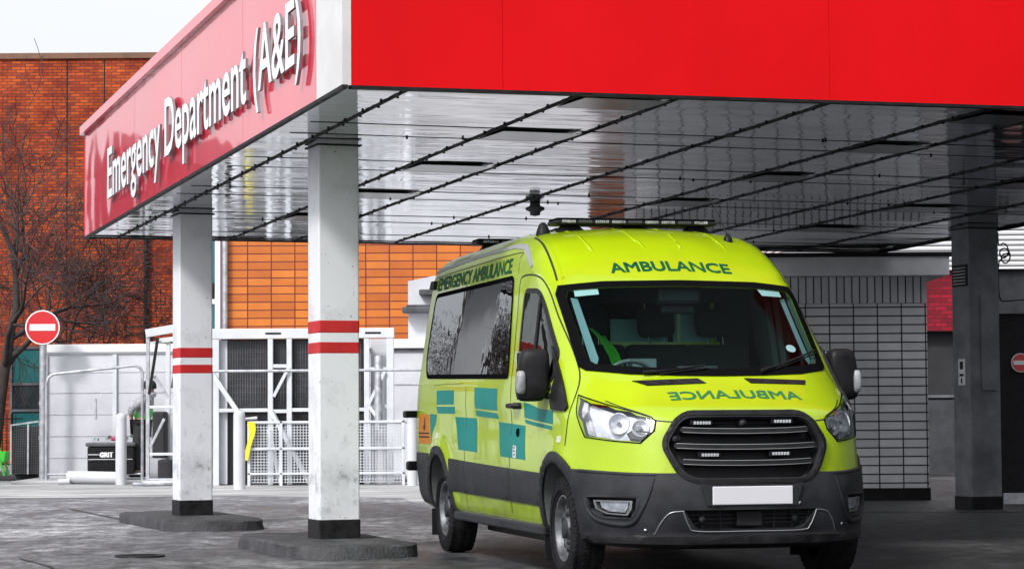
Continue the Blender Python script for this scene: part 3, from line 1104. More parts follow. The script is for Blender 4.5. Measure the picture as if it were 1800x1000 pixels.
# headlights
M['side_bezel'] = noise_mat('side_bezel', (0.10, 0.10, 0.11), (0.62, 0.62, 0.66), 9, (0.1, 0.2), 0.3, lo=0.38, hi=0.5)
M['headlamp_dark'] = simple('headlamp_bezel', (0.05, 0.05, 0.056), 0.25, coat=0.5)
for s in (-1, 1):
    h = [(s * -u, z) for u, z in HEAD]
    h = round_poly(h, [0.01, 0, 0, 0.01, 0.01, 0.01, 0.03, 0, 0.02, 0]) if False else h
    cu = sum(u for u, z in h) / len(h); cz = sum(z for u, z in h) / len(h)
    t = MB(); wrap(t, flat_bm([(cu + (u - cu) * 0.97, cz + (z - cz) * 0.95) for u, z in h]), frame_C, -0.055, 0, 1.5, 0.03)
    hl = t.build('headlight', M['reflector'], VAN)
    m1 = MB(); wrap(m1, flat_bm([(cu + (u - cu) * 1.015, cz + (z - cz) * 1.02) for u, z in h], [[(cu + (u - cu) * 0.985, cz + (z - cz) * 0.965) for u, z in h]]), frame_C, 0.004, 0.05, 1.5, 0.03)
    m1.build('headlight_rim', M['gloss_black'], hl, angle=30)
    # reflector bowls
    for (x, y, z, r) in ((0.545, 0.725, 1.055, 0.066), (0.66, 0.62, 1.025, 0.052)):
        A = cast([cyl((x, -s * -1 * y if False else s * y, z))], frame_C); G = grad(A)
        d = (Vector(G[0]) + Vector((1.2, 0, 0))).normalized()
        mt = Matrix.Translation(Vector(A[0]) - Vector(G[0]) * 0.062) @ d.to_track_quat('Z', 'Y').to_matrix().to_4x4()
        mb = MB(); mb.lathe([(0.004, -0.005), (0.014, 0.0), (r * 0.6, 0.012), (r * 0.92, 0.035), (r, 0.046), (r * 1.06, 0.046), (r * 1.08, 0.0)], 28, mt)
        mb.build('lamp_bowl', M['reflector'], hl)
        mb = MB(); mb.lathe([(0, 0.040), (0.012, 0.036), (0.016, 0.02), (0.016, 0.0)], 14, mt)
        mb.build('bulb_shield', M['satin'], hl)
    pts = [cyl(p) for p in [(0.775, s * 0.60, 1.0), (0.70, s * 0.70, 1.01), (0.66, s * 0.73, 0.985), (0.70, s * 0.72, 0.94), (0.755, s * 0.67, 0.93)]]
    m3 = MB(); wrap(m3, flat_bm(pts), frame_C, -0.035, 0.02, 1.5, 0.03)
    m3.build('indicator_reflector', M['headlamp_dark'], hl)
    pts = [cyl(p) for p in [(0.225, s * 0.90, 1.215), (0.30, s * 0.885, 1.20), (0.39, s * 0.87, 1.06), (0.45, s * 0.89, 0.965), (0.41, s * 0.915, 0.962), (0.33, s * 0.92, 1.08)]]
    m4 = MB(); wrap(m4, flat_bm(pts), frame_C, -0.030, 0.02, 1.5, 0.03)
    m4.build('side_bezel', M['side_bezel'], hl)
    m5 = MB(); wrap(m5, flat_bm([(cu + (u - cu) * 0.985, cz + (z - cz) * 0.96) for u, z in h]), frame_C, 0.006, 0, 1.5, 0.03)
    m5.build('headlight_lens', M['lens'], hl)

# bonnet vents
for q in ([(-0.60, 1.318), (-0.17, 1.332), (-0.13, 1.300), (-0.52, 1.286)], [(0.60, 1.318), (0.15, 1.332), (0.18, 1.300), (0.575, 1.290)]):
    mb = MB(); wrap(mb, flat_bm(q), frame_F, 0.006, 0.012, 0.05, 0.02)
    vt = mb.build('bonnet_vent', M['black'], VAN, angle=30)
    for k in range(4):
        mb = MB()
        f = 0.16 + k * 0.22
        a = ((q[3][0] * (1 - f) + q[2][0] * f), (q[3][1] * (1 - f) + q[2][1] * f) + 0.005)
        b = ((q[0][0] * (1 - f) + q[1][0] * f), (q[0][1] * (1 - f) + q[1][1] * f) - 0.005)
        pth = path_on([a, b], frame_F, 0.008, 3)
        mb.tube(pth, 0.004, 5)
        mb.build('vent_fin', M['dark'], vt)

# pale trim inside the screen pillars
M['pillar_trim'] = simple('pale_pillar_trim', (0.15, 0.21, 0.24), 0.5)
lay('pillar_trim', M['pillar_trim'], [(-0.79, 1.93), (-0.745, 1.925), (-0.742, 1.50), (-0.765, 1.455), (-0.795, 1.48)], frame_F, VAN, -0.035, 0, 0.05, 0.05)

# wipers
for a, b, pv in (((0.284, 1.360), (0.79, 1.512), (0.33, 1.352)), ((-0.52, 1.352), (-0.09, 1.400), (-0.50, 1.344))):
    pth = path_on([a, ((a[0] + b[0]) / 2, (a[1] + b[1]) / 2 - 0.006), b], frame_F, 0.030, 6)
    mb = MB(); mb.tube(pth, [0.012] * 3 + [0.007] * (len(pth) - 3), 6)
    w = mb.build('wiper_arm', M['black'], VAN)
    pth = path_on([(a[0] + (b[0] - a[0]) * 0.25, a[1] + (b[1] - a[1]) * 0.25 - 0.012), (b[0] + 0.02, b[1] - 0.008)], frame_F, 0.016, 6)
    mb = MB(); mb.tube(pth, 0.006, 5)
    mb.build('wiper_blade', M['black'], w)
for q in ([(-0.755, 1.968), (-0.595, 1.984), (-0.60, 1.930), (-0.76, 1.915)], [(0.555, 1.986), (0.735, 1.972), (0.738, 1.918), (0.578, 1.925)]):
    lay('screen_card', M['sticker'], q, frame_F, VAN, -0.004, 0, 0.05, 0.05, both=False)
lay('permit_disc', M['white_plate'], [(0.62 + 0.04 * math.cos(k * PI / 8), 1.545 + 0.026 * math.sin(k * PI / 8)) for k in range(16)], frame_F, VAN, -0.004, 0, both=False)

# mirrors
M['mirror_lens'] = noise_mat('mirror_indicator', (0.16, 0.165, 0.175), (0.34, 0.35, 0.37), 9, (0.1, 0.2), 0.05)
def make_mirror(s):
    Mx = Matrix.Diagonal((1, s, 1, 1))
    # shell
    bm = bmesh.new()
    bmesh.ops.create_cube(bm, size=1)
    bmesh.ops.subdivide_edges(bm, edges=list(bm.edges), cuts=5, use_grid_fill=True)
    for v in bm.verts:
        x, y, z = v.co * 2
        # superellipsoid-like box
        L = (abs(x) ** 5 + abs(y) ** 5 + abs(z) ** 5) ** (1 / 5)
        x, y, z = x / L, y / L, z / L
        w = 1 - 0.10 * max(z, 0) - 0.03 * max(-z, 0)
        v.co = Vector((-0.27 + x * (0.085 - 0.03 * max(0, y)) , 1.112 + y * 0.108 * w - 0.012 * z, 1.372 + z * 0.178))
    mb = MB(); mb.addbm(bm, Mx, True)
    mir = mb.build('wing_mirror', M['black'], VAN, angle=50)
    # repeater lens on the outer front
    bm = bmesh.new()
    bmesh.ops.create_cube(bm, size=1)
    bmesh.ops.subdivide_edges(bm, edges=list(bm.edges), cuts=3, use_grid_fill=True)
    for v in bm.verts:
        x, y, z = v.co * 2
        L = (abs(x) ** 4 + abs(y) ** 4 + abs(z) ** 4) ** 0.25
        x, y, z = x / L, y / L, z / L
        v.co = Vector((-0.235 + x * 0.055, 1.200 + y * 0.028, 1.322 + z * 0.080))
    mb = MB(); mb.addbm(bm, Mx, True)
    mb.build('indicator_lens', M['mirror_lens'], mir, angle=60)
    mb = MB(); mb.bbox((-0.358, 1.022, 1.207), (-0.350, 1.202, 1.532), 0.003, 2, Mx)
    mb.build('mirror_glass', M['chrome'], mir)
    # arms
    mb = MB()
    for z in (1.30, 1.24):
        mb.tube([Mx @ Vector(p) for p in [(-0.28, 1.04, z), (-0.22, 0.995, z - 0.01), (-0.14, 0.950, z - 0.03)]], 0.024, 8)
    mb.build('mirror_arm', M['black'], mir)
    mb = MB()
    tri = [(-0.30, 1.57), (-0.275, 1.50), (0.185, 1.135), (0.14, 1.115), (-0.14, 1.140), (-0.20, 1.22), (-0.17, 1.38)]
    wrap(mb, flat_bm([(-0.305, 1.565), (-0.265, 1.545), (0.185, 1.150), (0.165, 1.125), (-0.12, 1.140), (-0.155, 1.19), (-0.11, 1.33)][::-1]), frame_R, 0.024, 0.03, 0.05, 0.05, 0.006)
    if s > 0:
        mb = mirror(mb)
    mb.build('mirror_base', M['black'], mir, angle=30)


make_mirror(-1)
make_mirror(1)

# wheels
def make_wheel(x, s):
    root = empty('wheel', (x, s * 0.875, 0.352))
    root.parent = VAN
    R = Matrix.Rotation(-s * PI / 2, 4, 'X')     # local z -> outward
    mb = MB()
    prof = [(0.215, 0.085), (0.235, 0.108), (0.275, 0.116), (0.315, 0.110), (0.336, 0.094), (0.344, 0.075), (0.346, 0.0), (0.344, -0.075), (0.336, -0.094), (0.30, -0.112), (0.235, -0.108), (0.215, -0.085)]
    mb.lathe(prof, 56, R)
    # tread and shoulder blocks
    nb = 44
    for k in range(nb):
        a = 2 * PI * k / nb
        for (z0, z1, da) in ((-0.098, -0.055, 0.0), (-0.045, -0.005, 0.5), (0.005, 0.045, 0.0), (0.055, 0.098, 0.5)):
            A = a + da * 2 * PI / nb
            w = 2 * PI / nb * 0.34
            vs = []
            for r in (0.338, 0.3535 - (0.010 if abs(z0 + z1) > 0.12 else 0.0)):
                for zz in (z0, z1):
                    for aa in (A - w, A + w):
                        vs.append((r * math.cos(aa), r * math.sin(aa), zz))
            mb.add(vs, [(0, 1, 3, 2), (4, 6, 7, 5), (0, 4, 5, 1), (1, 5, 7, 3), (3, 7, 6, 2), (2, 6, 4, 0)], False, R)
        for z0, z1 in ((0.096, 0.116), ):
            w = 2 * PI / nb * 0.30
            vs = []
            for r in (0.30, 0.340):
                for zz in (0.085, 0.1165 if r < 0.32 else 0.104):
                    for aa in (a - w, a + w):
                        vs.append((r * math.cos(aa), r * math.sin(aa), zz))
            mb.add(vs, [(0, 1, 3, 2), (4, 6, 7, 5), (0, 4, 5, 1), (1, 5, 7, 3), (3, 7, 6, 2), (2, 6, 4, 0)], False, R)
    mb.lathe([(0.252, 0.1165), (0.258, 0.1185), (0.264, 0.1165)], 56, R)
    mb.build('tyre', M['rubber'], root)
    rim = MB()
    rim.lathe([(0.222, 0.096), (0.216, 0.101), (0.207, 0.096), (0.200, 0.060), (0.190, 0.040), (0.172, 0.045), (0.160, 0.062), (0.12, 0.072), (0.085, 0.064), (0.075, 0.05), (0.07, 0.078), (0.05, 0.086), (0.0, 0.088)], 48, R)
    ro = rim.build('rim', M['steel'], root)
    for k in range(10):
        a = 2 * PI * (k + 0.5) / 10
        hol = MB()
        hol.lathe([(0, 0.004), (0.017, 0.004), (0.019, -0.002)], 12, R @ Matrix.Translation((0.140 * math.cos(a), 0.140 * math.sin(a), 0.066)))
        hol.build('rim_hole', M['black'], root)
    for k in range(5):
        a = 2 * PI * k / 5
        nut = MB()
        nut.lathe([(0, 0.022), (0.011, 0.022), (0.013, 0.0)], 6, R @ Matrix.Translation((0.10 * math.cos(a), 0.10 * math.sin(a), 0.062)), False)
        nut.build('wheel_nut', M['dark'], root)
    hub = MB(); hub.lathe([(0.064, 0.07), (0.062, 0.090), (0.045, 0.098), (0, 0.10)], 24, R)
    hub.build('hub_cap', M['dark'], root)
    fl = MB()
    fl.bbox((x - 0.44 if x > -1 else x - 0.46, s * 0.78 - 0.005, 0.12), (x - 0.43 if x > -1 else x - 0.45, s * 0.99, 0.34), 0.003)
    fl.build('mud_flap', M['black'], VAN)


for x in (0.0, -3.75):
    for s in (-1, 1):
        make_wheel(x, s)

# light bars
M['bar_lens'] = noise_mat('smoked_bar_lens', (0.10, 0.105, 0.11), (0.42, 0.43, 0.45), 28, (0.1, 0.25), 0.2)
def light_bar(name, x, zc, hw, lens_n):
    mb = MB()
    mb.bbox((x - 0.13, -hw, zc - 0.030), (x + 0.13, hw, zc + 0.004), 0.016, 3)
    bar = mb.build(name, M['black'], VAN, angle=40)
    mb = MB(); mb.bbox((x - 0.125, -hw + 0.01, zc + 0.004), (x + 0.125, hw - 0.01, zc + 0.018), 0.006, 3)
    mb.build('bar_cover', M['gloss_black'], bar, angle=40)
    for k in range(lens_n):
        y0 = -hw + 0.05 + (2 * hw - 0.1) * k / lens_n
        y1 = y0 + (2 * hw - 0.1) / lens_n * 0.82
        m = MB()
        nn = 7
        for q in range(nn):
            ya = y0 + (y1 - y0) * q / nn
            m.bbox((x + 0.122, ya, zc - 0.020), (x + 0.138, ya + (y1 - y0) / nn * 0.8, zc + 0.002), 0.004)
        m.build('bar_lens', M['bar_lens'] if k % 3 != 1 else M['headlamp_dark'], bar)
    for y in (-hw * 0.78, 0.0, hw * 0.78):
        zr = cast([(x, y)], frame_T)[0][2]
        m = MB()
        v = [(x - 0.06, y - 0.10, zr - 0.01), (x + 0.10, y - 0.10, zr - 0.01), (x + 0.10, y + 0.10, zr - 0.01), (x - 0.06, y + 0.10, zr - 0.01),
             (x - 0.06, y - 0.05, zc - 0.029), (x + 0.06, y - 0.05, zc - 0.029), (x + 0.06, y + 0.05, zc - 0.029), (x - 0.06, y + 0.05, zc - 0.029)]
        m.add(v, [(0, 3, 2, 1), (4, 5, 6, 7), (0, 1, 5, 4), (1, 2, 6, 5), (2, 3, 7, 6), (3, 0, 4, 7)])
        m.build('bar_foot', M['black'], bar)


light_bar('light_bar', -1.62, 2.525, 0.62, 9)
light_bar('rear_light_bar', -4.2, 2.56, 0.62, 7)
mb = MB()
zr = cast([(-1.55, -0.70)], frame_T)[0]
mb.lathe([(0.055, -0.01), (0.05, 0.02), (0.03, 0.07), (0.012, 0.085), (0, 0.086)], 16, Matrix.Translation(Vector(zr)))
mb.build('roof_beacon', M['black'], VAN)
zr = Vector(cast([(-1.07, 0.56)], frame_T)[0])
mb = MB(); mb.lathe([(0.035, -0.012), (0.03, 0.02), (0.012, 0.05), (0, 0.055)], 14, Matrix.Translation(zr))
mb.tube([zr + Vector((0, 0, 0.03)), zr + Vector((-0.10, -0.04, 0.2)), zr + Vector((-0.23, -0.10, 0.42))], [0.006, 0.004, 0.0025], 6)
mb.build('aerial', M['black'], VAN)

# ---------------------------------------------------------- cab interior
mb = MB()
mb.v = []
dash = [(-0.85, 0.25), (0.85, 0.25), (0.86, -0.05), (0.80, -0.25), (0.3, -0.28), (-0.1, -0.25), (-0.8, -0.25), (-0.86, -0.05)]
vs, fs = [], []
for y in np.linspace(-0.84, 0.84, 13):
    hump = 0.035 * math.exp(-((y + 0.40) / 0.22) ** 2)
    for x, z in ((0.36 - 0.46 * y * y, 1.29), (0.22 - 0.36 * y * y, 1.355), (-0.02, 1.375 + hump), (-0.18, 1.36 + hump), (-0.26, 1.30), (-0.22, 1.0), (-0.10, 0.86)):
        vs.append((x, y, z))
for i in range(12):
    for j in range(6):
        fs.append((i * 7 + j, i * 7 + j + 1, (i + 1) * 7 + j + 1, (i + 1) * 7 + j))
mb.add(vs, fs, True)
mb.bbox((-0.20, -0.12, 1.36), (-0.12, 0.16, 1.43), 0.01)
mb.build('dashboard', M['dash'], VAN)
mb = MB()
ring = []
cR = Matrix.Translation((-0.42, -0.40, 1.30)) @ Matrix.Rotation(rad(-62), 4, 'Y')
for k in range(29):
    a = 2 * PI * k / 28
    ring.append(cR @ Vector((0.19 * math.cos(a), 0.19 * math.sin(a), 0)))
mb.tube(ring, 0.016, 8, False)
mb.tube([cR @ Vector((0, 0, 0)), cR @ Vector((0, 0, -0.25))], 0.03, 8)
for a in (0, 180, 270):
    mb.tube([cR @ Vector((0, 0, 0)), cR @ Vector((0.18 * math.cos(rad(a)), 0.18 * math.sin(rad(a)), 0))], 0.016, 6)
M['wheel_grey'] = simple('steering_rim', (0.10, 0.105, 0.11), 0.35)
mb.build('steering_wheel', M['wheel_grey'], VAN)


def make_seat(y):
    mb = MB()
    mb.bbox((-1.15, y - 0.25, 0.86), (-0.62, y + 0.25, 1.02), 0.05, 3)
    bk = MB()
    T = Matrix.Translation((-1.14, y, 1.0)) @ Matrix.Rotation(rad(-12), 4, 'Y')
    bk.bbox((-0.07, -0.25, 0.0), (0.06, 0.25, 0.62), 0.05, 3, T)
    seat = mb.build('seat', M['seat'], VAN, angle=40)
    bk.build('backrest', M['seat'], seat, angle=40)
    hd = MB(); hd.bbox((-0.06, -0.14, 0.68), (0.05, 0.14, 0.89), 0.05, 3, T)
    hd.build('headrest', M['seat'], seat, angle=40)
    ps = MB()
    for dy in (-0.06, 0.06):
        ps.tube([T @ Vector((0, dy, 0.60)), T @ Vector((0, dy, 0.70))], 0.007, 6)
    ps.build('headrest_post', M['chrome'], seat)


make_seat(-0.42)
make_seat(0.08)
make_seat(0.52)
mb = MB()
mb.bbox((-1.52, -0.86, 0.86), (-1.49, -0.30, 2.25), 0.005)
mb.bbox((-1.52, 0.62, 0.86), (-1.49, 0.86, 2.25), 0.005)
mb.bbox((-1.52, -0.30, 0.86), (-1.49, 0.62, 1.05), 0.005)
mb.bbox((-1.52, -0.30, 1.92), (-1.49, 0.62, 2.25), 0.005)
bk = mb.build('bulkhead', M['dash'], VAN)
mb = MB(); mb.bbox((-1.475, -0.22, 1.05), (-1.465, 0.22, 1.80), 0.004); mb.bbox((-1.475, 0.26, 1.05), (-1.465, 0.60, 1.86), 0.004)
mb.build('bulkhead_panel', M['bulk'], bk)
mb = MB(); mb.bbox((-1.47, -0.60, 1.10), (-1.455, -0.28, 1.40), 0.004)
mb.build('paper_rack', M['sticker'], bk)
mb = MB()
for y in (0.30, 0.56):
    mb.bar((-1.47, y, 1.05), (-1.47, y, 1.92), 0.03)
mb.bar((-1.47, -0.30, 1.62), (-1.47, 0.62, 1.62), 0.025)
mb.build('bulkhead_rail', M['lime'], bk)
mb = MB()
mb.bbox((-0.62, -0.16, 1.86), (-0.46, 0.16, 1.99), 0.03, 2)
mb.bbox((-0.56, -0.12, 1.80), (-0.50, 0.12, 1.87), 0.015, 2)
mb.build('sensor_pod', M['black'], VAN)
mb = MB(); mb.bbox((-1.35, -0.80, 2.02), (-0.62, 0.80, 2.06), 0.015)
mb.build('overhead_shelf', M['dash'], VAN)
mb = MB(); mb.bbox((-1.0, -0.24, 1.18), (-0.96, -0.02, 1.50), 0.01)
mb.build('clipboard', M['sticker'], VAN)

M['pale_seat'] = noise_mat('pale_grey_upholstery', (0.34, 0.35, 0.37), (0.46, 0.47, 0.49), 6, (0.5, 0.7), 0.1)
for x in (-1.95, -2.75, -3.45, -4.1):
    for y in (-0.62, 0.62):
        mb = MB()
        T = Matrix.Translation((x, y, 0.86)) @ Matrix.Rotation(rad(-8), 4, 'Y')
        mb.bbox((-0.08, -0.24, 0.0), (0.08, 0.24, 0.76), 0.06, 3, T)
        mb.bbox((0.0, -0.24, 0.02), (0.46, 0.24, 0.16), 0.05, 3, T)
        mb.build('rear_seat', M['pale_seat'], VAN, angle=40)
mb = MB()
for s in (-1, 1):
    mb.box((-2.86, s * 0.84, 1.3), (-2.76, s * 0.80, 2.2))
mb.build('window_pillar', M['black'], VAN)
# hi-vis jacket hung over the driver's seat
vs, fs = [], []
rng = random.Random(3)
NU, NV = 14, 12
for i in range(NU + 1):
    for j in range(NV + 1):
        u, v = i / NU, j / NV
        y = -0.47 + 0.11 * u + 0.17 * v
        z = 1.72 - 0.34 * v - 0.05 * u
        x = -1.20 + 0.20 * math.sin(PI * min(v * 1.6 + 0.2, 1) * 0.5) + 0.018 * math.sin(14 * u + 4 * v) + 0.012 * rng.uniform(-1, 1)
        vs.append((x, y, z + 0.012 * math.sin(6 * u)))
for i in range(NU):
    for j in range(NV):
        a = i * (NV + 1) + j
        fs.append((a, a + 1, a + NV + 2, a + NV + 1))
mb = MB(); mb.add(vs, fs, True)
jk = mb.build('hi_vis_jacket', simple('hi_vis_green', (0.10, 0.62, 0.05), 0.8), None)
jk.location = VAN_LOC; jk.rotation_euler = (0, 0, VAN_YAW - PI / 2)
tag(jk, 'bright green hi-vis jacket hung over the driver seat inside the ambulance windscreen', 'jacket')


# =============================================================== setting
def asphalt_mat():
    m, nt, b = nm('worn_asphalt')
    tc = N(nt, 'ShaderNodeTexCoord')
    big = N(nt, 'ShaderNodeTexNoise', _Scale=0.34, _Detail=9, _Roughness=0.7)
    mp = N(nt, 'ShaderNodeMapping'); mp.inputs['Scale'].default_value = (1.0, 0.45, 1)
    nt.links.new(tc.outputs['Object'], mp.inputs[0]); nt.links.new(mp.outputs[0], big.inputs['Vector'])
    fine = N(nt, 'ShaderNodeTexNoise', _Scale=28.0, _Detail=6, _Roughness=0.7)
    nt.links.new(tc.outputs['Object'], fine.inputs['Vector'])
    mid = N(nt, 'ShaderNodeTexNoise', _Scale=3.2, _Detail=7, _Roughness=0.68)
    nt.links.new(tc.outputs['Object'], mid.inputs['Vector'])
    c1 = ramp(nt, big.outputs['Fac'], [(0.38, (0.034, 0.035, 0.040)), (0.50, (0.105, 0.107, 0.117)), (0.62, (0.25, 0.253, 0.265))])
    c2 = ramp(nt, fine.outputs['Fac'], [(0.34, (0.42, 0.42, 0.43)), (0.60, (1.0, 1.0, 1.0)), (0.74, (1.7, 1.7, 1.7))])
    mx = N(nt, 'ShaderNodeMix', data_type='RGBA', blend_type='MULTIPLY'); mx.inputs['Factor'].default_value = 0.9
    nt.links.new(c1, mx.inputs['A']); nt.links.new(c2, mx.inputs['B'])
    c3 = ramp(nt, mid.outputs['Fac'], [(0.34, (0.30, 0.30, 0.31)), (0.50, (0.9, 0.9, 0.9)), (0.66, (1.5, 1.5, 1.5))])
    mx2 = N(nt, 'ShaderNodeMix', data_type='RGBA', blend_type='MULTIPLY'); mx2.inputs['Factor'].default_value = 0.8
    nt.links.new(mx.outputs['Result'], mx2.inputs['A']); nt.links.new(c3, mx2.inputs['B'])
    # cracks
    vo = N(nt, 'ShaderNodeTexVoronoi', feature='DISTANCE_TO_EDGE', _Scale=0.42)
    dn = N(nt, 'ShaderNodeTexNoise', _Scale=2.2, _Detail=5)
    nt.links.new(tc.outputs['Object'], dn.inputs['Vector'])
    va = N(nt, 'ShaderNodeMixRGB'); va.inputs['Fac'].default_value = 0.35
    nt.links.new(tc.outputs['Object'], va.inputs['Color1']); nt.links.new(dn.outputs['Color'], va.inputs['Color2'])
    nt.links.new(va.outputs[0], vo.inputs['Vector'])
    ck = ramp(nt, vo.outputs['Distance'], [(0.0, (0.25, 0.25, 0.25)), (0.006, (1, 1, 1))])
    mx3 = N(nt, 'ShaderNodeMix', data_type='RGBA', blend_type='MULTIPLY'); mx3.inputs['Factor'].default_value = 0.75
    nt.links.new(mx2.outputs['Result'], mx3.inputs['A']); nt.links.new(ck, mx3.inputs['B'])
    # paler towards the yard; canopy shade on the right painted into the colour
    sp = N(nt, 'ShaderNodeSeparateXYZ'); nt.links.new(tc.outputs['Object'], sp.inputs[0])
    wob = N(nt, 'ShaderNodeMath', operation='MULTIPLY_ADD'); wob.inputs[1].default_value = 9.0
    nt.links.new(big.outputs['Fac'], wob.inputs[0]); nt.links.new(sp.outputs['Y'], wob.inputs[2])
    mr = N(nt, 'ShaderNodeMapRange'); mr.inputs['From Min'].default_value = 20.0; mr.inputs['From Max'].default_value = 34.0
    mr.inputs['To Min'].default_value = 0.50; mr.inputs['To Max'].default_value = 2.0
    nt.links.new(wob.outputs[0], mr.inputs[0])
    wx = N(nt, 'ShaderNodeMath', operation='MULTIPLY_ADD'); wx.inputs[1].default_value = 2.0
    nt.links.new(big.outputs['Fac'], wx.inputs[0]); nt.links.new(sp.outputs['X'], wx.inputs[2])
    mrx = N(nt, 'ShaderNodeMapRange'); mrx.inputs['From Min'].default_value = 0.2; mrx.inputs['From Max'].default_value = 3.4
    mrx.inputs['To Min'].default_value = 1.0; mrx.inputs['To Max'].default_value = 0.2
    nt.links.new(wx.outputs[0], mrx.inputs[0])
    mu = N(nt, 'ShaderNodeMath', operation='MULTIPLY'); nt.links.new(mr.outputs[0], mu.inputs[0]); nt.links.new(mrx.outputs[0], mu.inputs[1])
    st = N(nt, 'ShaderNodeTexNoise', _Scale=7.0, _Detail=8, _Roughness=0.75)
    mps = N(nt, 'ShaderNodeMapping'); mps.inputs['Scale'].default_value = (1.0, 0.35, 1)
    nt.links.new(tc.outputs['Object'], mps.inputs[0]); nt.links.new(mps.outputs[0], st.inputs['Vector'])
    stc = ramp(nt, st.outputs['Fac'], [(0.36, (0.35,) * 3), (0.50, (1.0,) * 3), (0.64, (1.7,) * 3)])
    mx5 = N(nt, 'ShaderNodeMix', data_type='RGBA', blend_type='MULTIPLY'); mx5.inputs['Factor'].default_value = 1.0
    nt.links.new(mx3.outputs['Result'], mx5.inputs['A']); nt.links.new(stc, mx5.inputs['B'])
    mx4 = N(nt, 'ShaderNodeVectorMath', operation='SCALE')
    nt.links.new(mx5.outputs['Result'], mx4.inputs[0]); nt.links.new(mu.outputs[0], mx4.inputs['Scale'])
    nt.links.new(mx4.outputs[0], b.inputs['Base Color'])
    rr = ramp(nt, big.outputs['Fac'], [(0.36, (0.30,) * 3), (0.52, (0.62,) * 3), (0.7, (0.8,) * 3)])
    nt.links.new(rr, b.inputs['Roughness'])
    bp = N(nt, 'ShaderNodeBump', _Strength=0.5, _Distance=0.012)
    nt.links.new(fine.outputs['Fac'], bp.inputs['Height'])
    nt.links.new(bp.outputs[0], b.inputs['Normal'])
    return m


def brick_mat(name, c1, c2, mortar, sx, sz, plane='XZ', mort=0.012, rough=0.85, noise=0.5, offset=0.5, bias=0.0, bump=0.35, spec=0.35, tint=None):
    """courses sx wide and sz high, in metres, on a wall whose local axes are plane"""
    m, nt, b = nm(name)
    tc = N(nt, 'ShaderNodeTexCoord')
    sp = N(nt, 'ShaderNodeSeparateXYZ')
    nt.links.new(tc.outputs['Object'], sp.inputs[0])
    cb = N(nt, 'ShaderNodeCombineXYZ')
    nt.links.new(sp.outputs[plane[0]], cb.inputs['X']); nt.links.new(sp.outputs[plane[1]], cb.inputs['Y'])
    br = N(nt, 'ShaderNodeTexBrick')
    br.offset = offset
    br.inputs['Scale'].default_value = 1.0
    br.inputs['Brick Width'].default_value = sx
    br.inputs['Row Height'].default_value = sz
    br.inputs['Mortar Size'].default_value = mort
    br.inputs['Mortar Smooth'].default_value = 0.1
    br.inputs['Bias'].default_value = bias
    br.inputs['Color1'].default_value = (*c1, 1); br.inputs['Color2'].default_value = (*c2, 1); br.inputs['Mortar'].default_value = (*mortar, 1)
    nt.links.new(cb.outputs[0], br.inputs['Vector'])
    n = N(nt, 'ShaderNodeTexNoise', _Scale=0.9, _Detail=7, _Roughness=0.7)
    nt.links.new(tc.outputs['Object'], n.inputs['Vector'])
    mx = N(nt, 'ShaderNodeMix', data_type='RGBA', blend_type='MULTIPLY'); mx.inputs['Factor'].default_value = noise
    lo = tint or (0.35, 0.35, 0.35)
    nt.links.new(br.outputs['Color'], mx.inputs['A'])
    nt.links.new(ramp(nt, n.outputs['Fac'], [(0.32, lo), (0.62, (1.15, 1.15, 1.15))]), mx.inputs['B'])
    nt.links.new(mx.outputs['Result'], b.inputs['Base Color'])
    P(b, rough=rough, spec=spec)
    bp = N(nt, 'ShaderNodeBump', _Strength=bump, _Distance=0.01, invert=True)
    nt.links.new(br.outputs['Fac'], bp.inputs['Height'])
    nt.links.new(bp.outputs[0], b.inputs['Normal'])
    return m


E_ = {}
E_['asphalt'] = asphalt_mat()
E_['concrete'] = noise_mat('pale_concrete', (0.24, 0.24, 0.248), (0.47, 0.47, 0.48), 0.9, (0.6, 0.9), 0.3, detail=9, bscale=60, stretch=(0.6, 1.6, 1))
E_['kerb'] = noise_mat('dark_concrete_kerb', (0.016, 0.016, 0.019), (0.062, 0.063, 0.070), 4, (0.6, 0.9), 0.6, detail=8, bscale=40)
E_['render'] = noise_mat('grubby_white_paint', (0.34, 0.35, 0.38), (0.52, 0.53, 0.57), 2.6, (0.45, 0.7), 0.18, detail=10, lo=0.24, hi=0.50, bscale=45)
E_['white'] = noise_mat('white_sheet', (0.48, 0.49, 0.53), (0.60, 0.61, 0.65), 1.3, (0.4, 0.6), 0.08, detail=7, bscale=20)
E_['white_metal'] = noise_mat('white_painted_steel', (0.54, 0.56, 0.60), (0.64, 0.66, 0.70), 3, (0.35, 0.55), 0.1, detail=7)
E_['galv'] = noise_mat('galvanised_steel', (0.34, 0.35, 0.38), (0.55, 0.56, 0.60), 8, (0.35, 0.55), 0.08, metal=0.5)
E_['black'] = noise_mat('black_paint', (0.006, 0.006, 0.007), (0.016, 0.016, 0.018), 12, (0.4, 0.7), 0.1, spec=0.2)
E_['brick'] = brick_mat('orange_red_brick', (0.52, 0.092, 0.011), (0.25, 0.026, 0.008), (0.10, 0.035, 0.025), 0.225, 0.075, noise=0.95, mort=0.010, tint=(0.40, 0.16, 0.13))
E_['red_brick'] = brick_mat('crimson_brick', (0.30, 0.006, 0.024), (0.15, 0.004, 0.012), (0.10, 0.01, 0.015), 0.225, 0.075, noise=0.5, mort=0.010)
E_['band'] = noise_mat('red_band_paint', (0.40, 0.010, 0.012), (0.52, 0.016, 0.018), 5, (0.4, 0.6), 0.1)
E_['sign_red'] = simple('sign_red', (0.55, 0.010, 0.016), 0.35, coat=0.3)
E_['sign_white'] = simple('sign_white', (0.75, 0.76, 0.78), 0.4)
E_['dark'] = noise_mat('dark_wall', (0.010, 0.010, 0.012), (0.030, 0.030, 0.036), 2, (0.6, 0.9), 0.2)
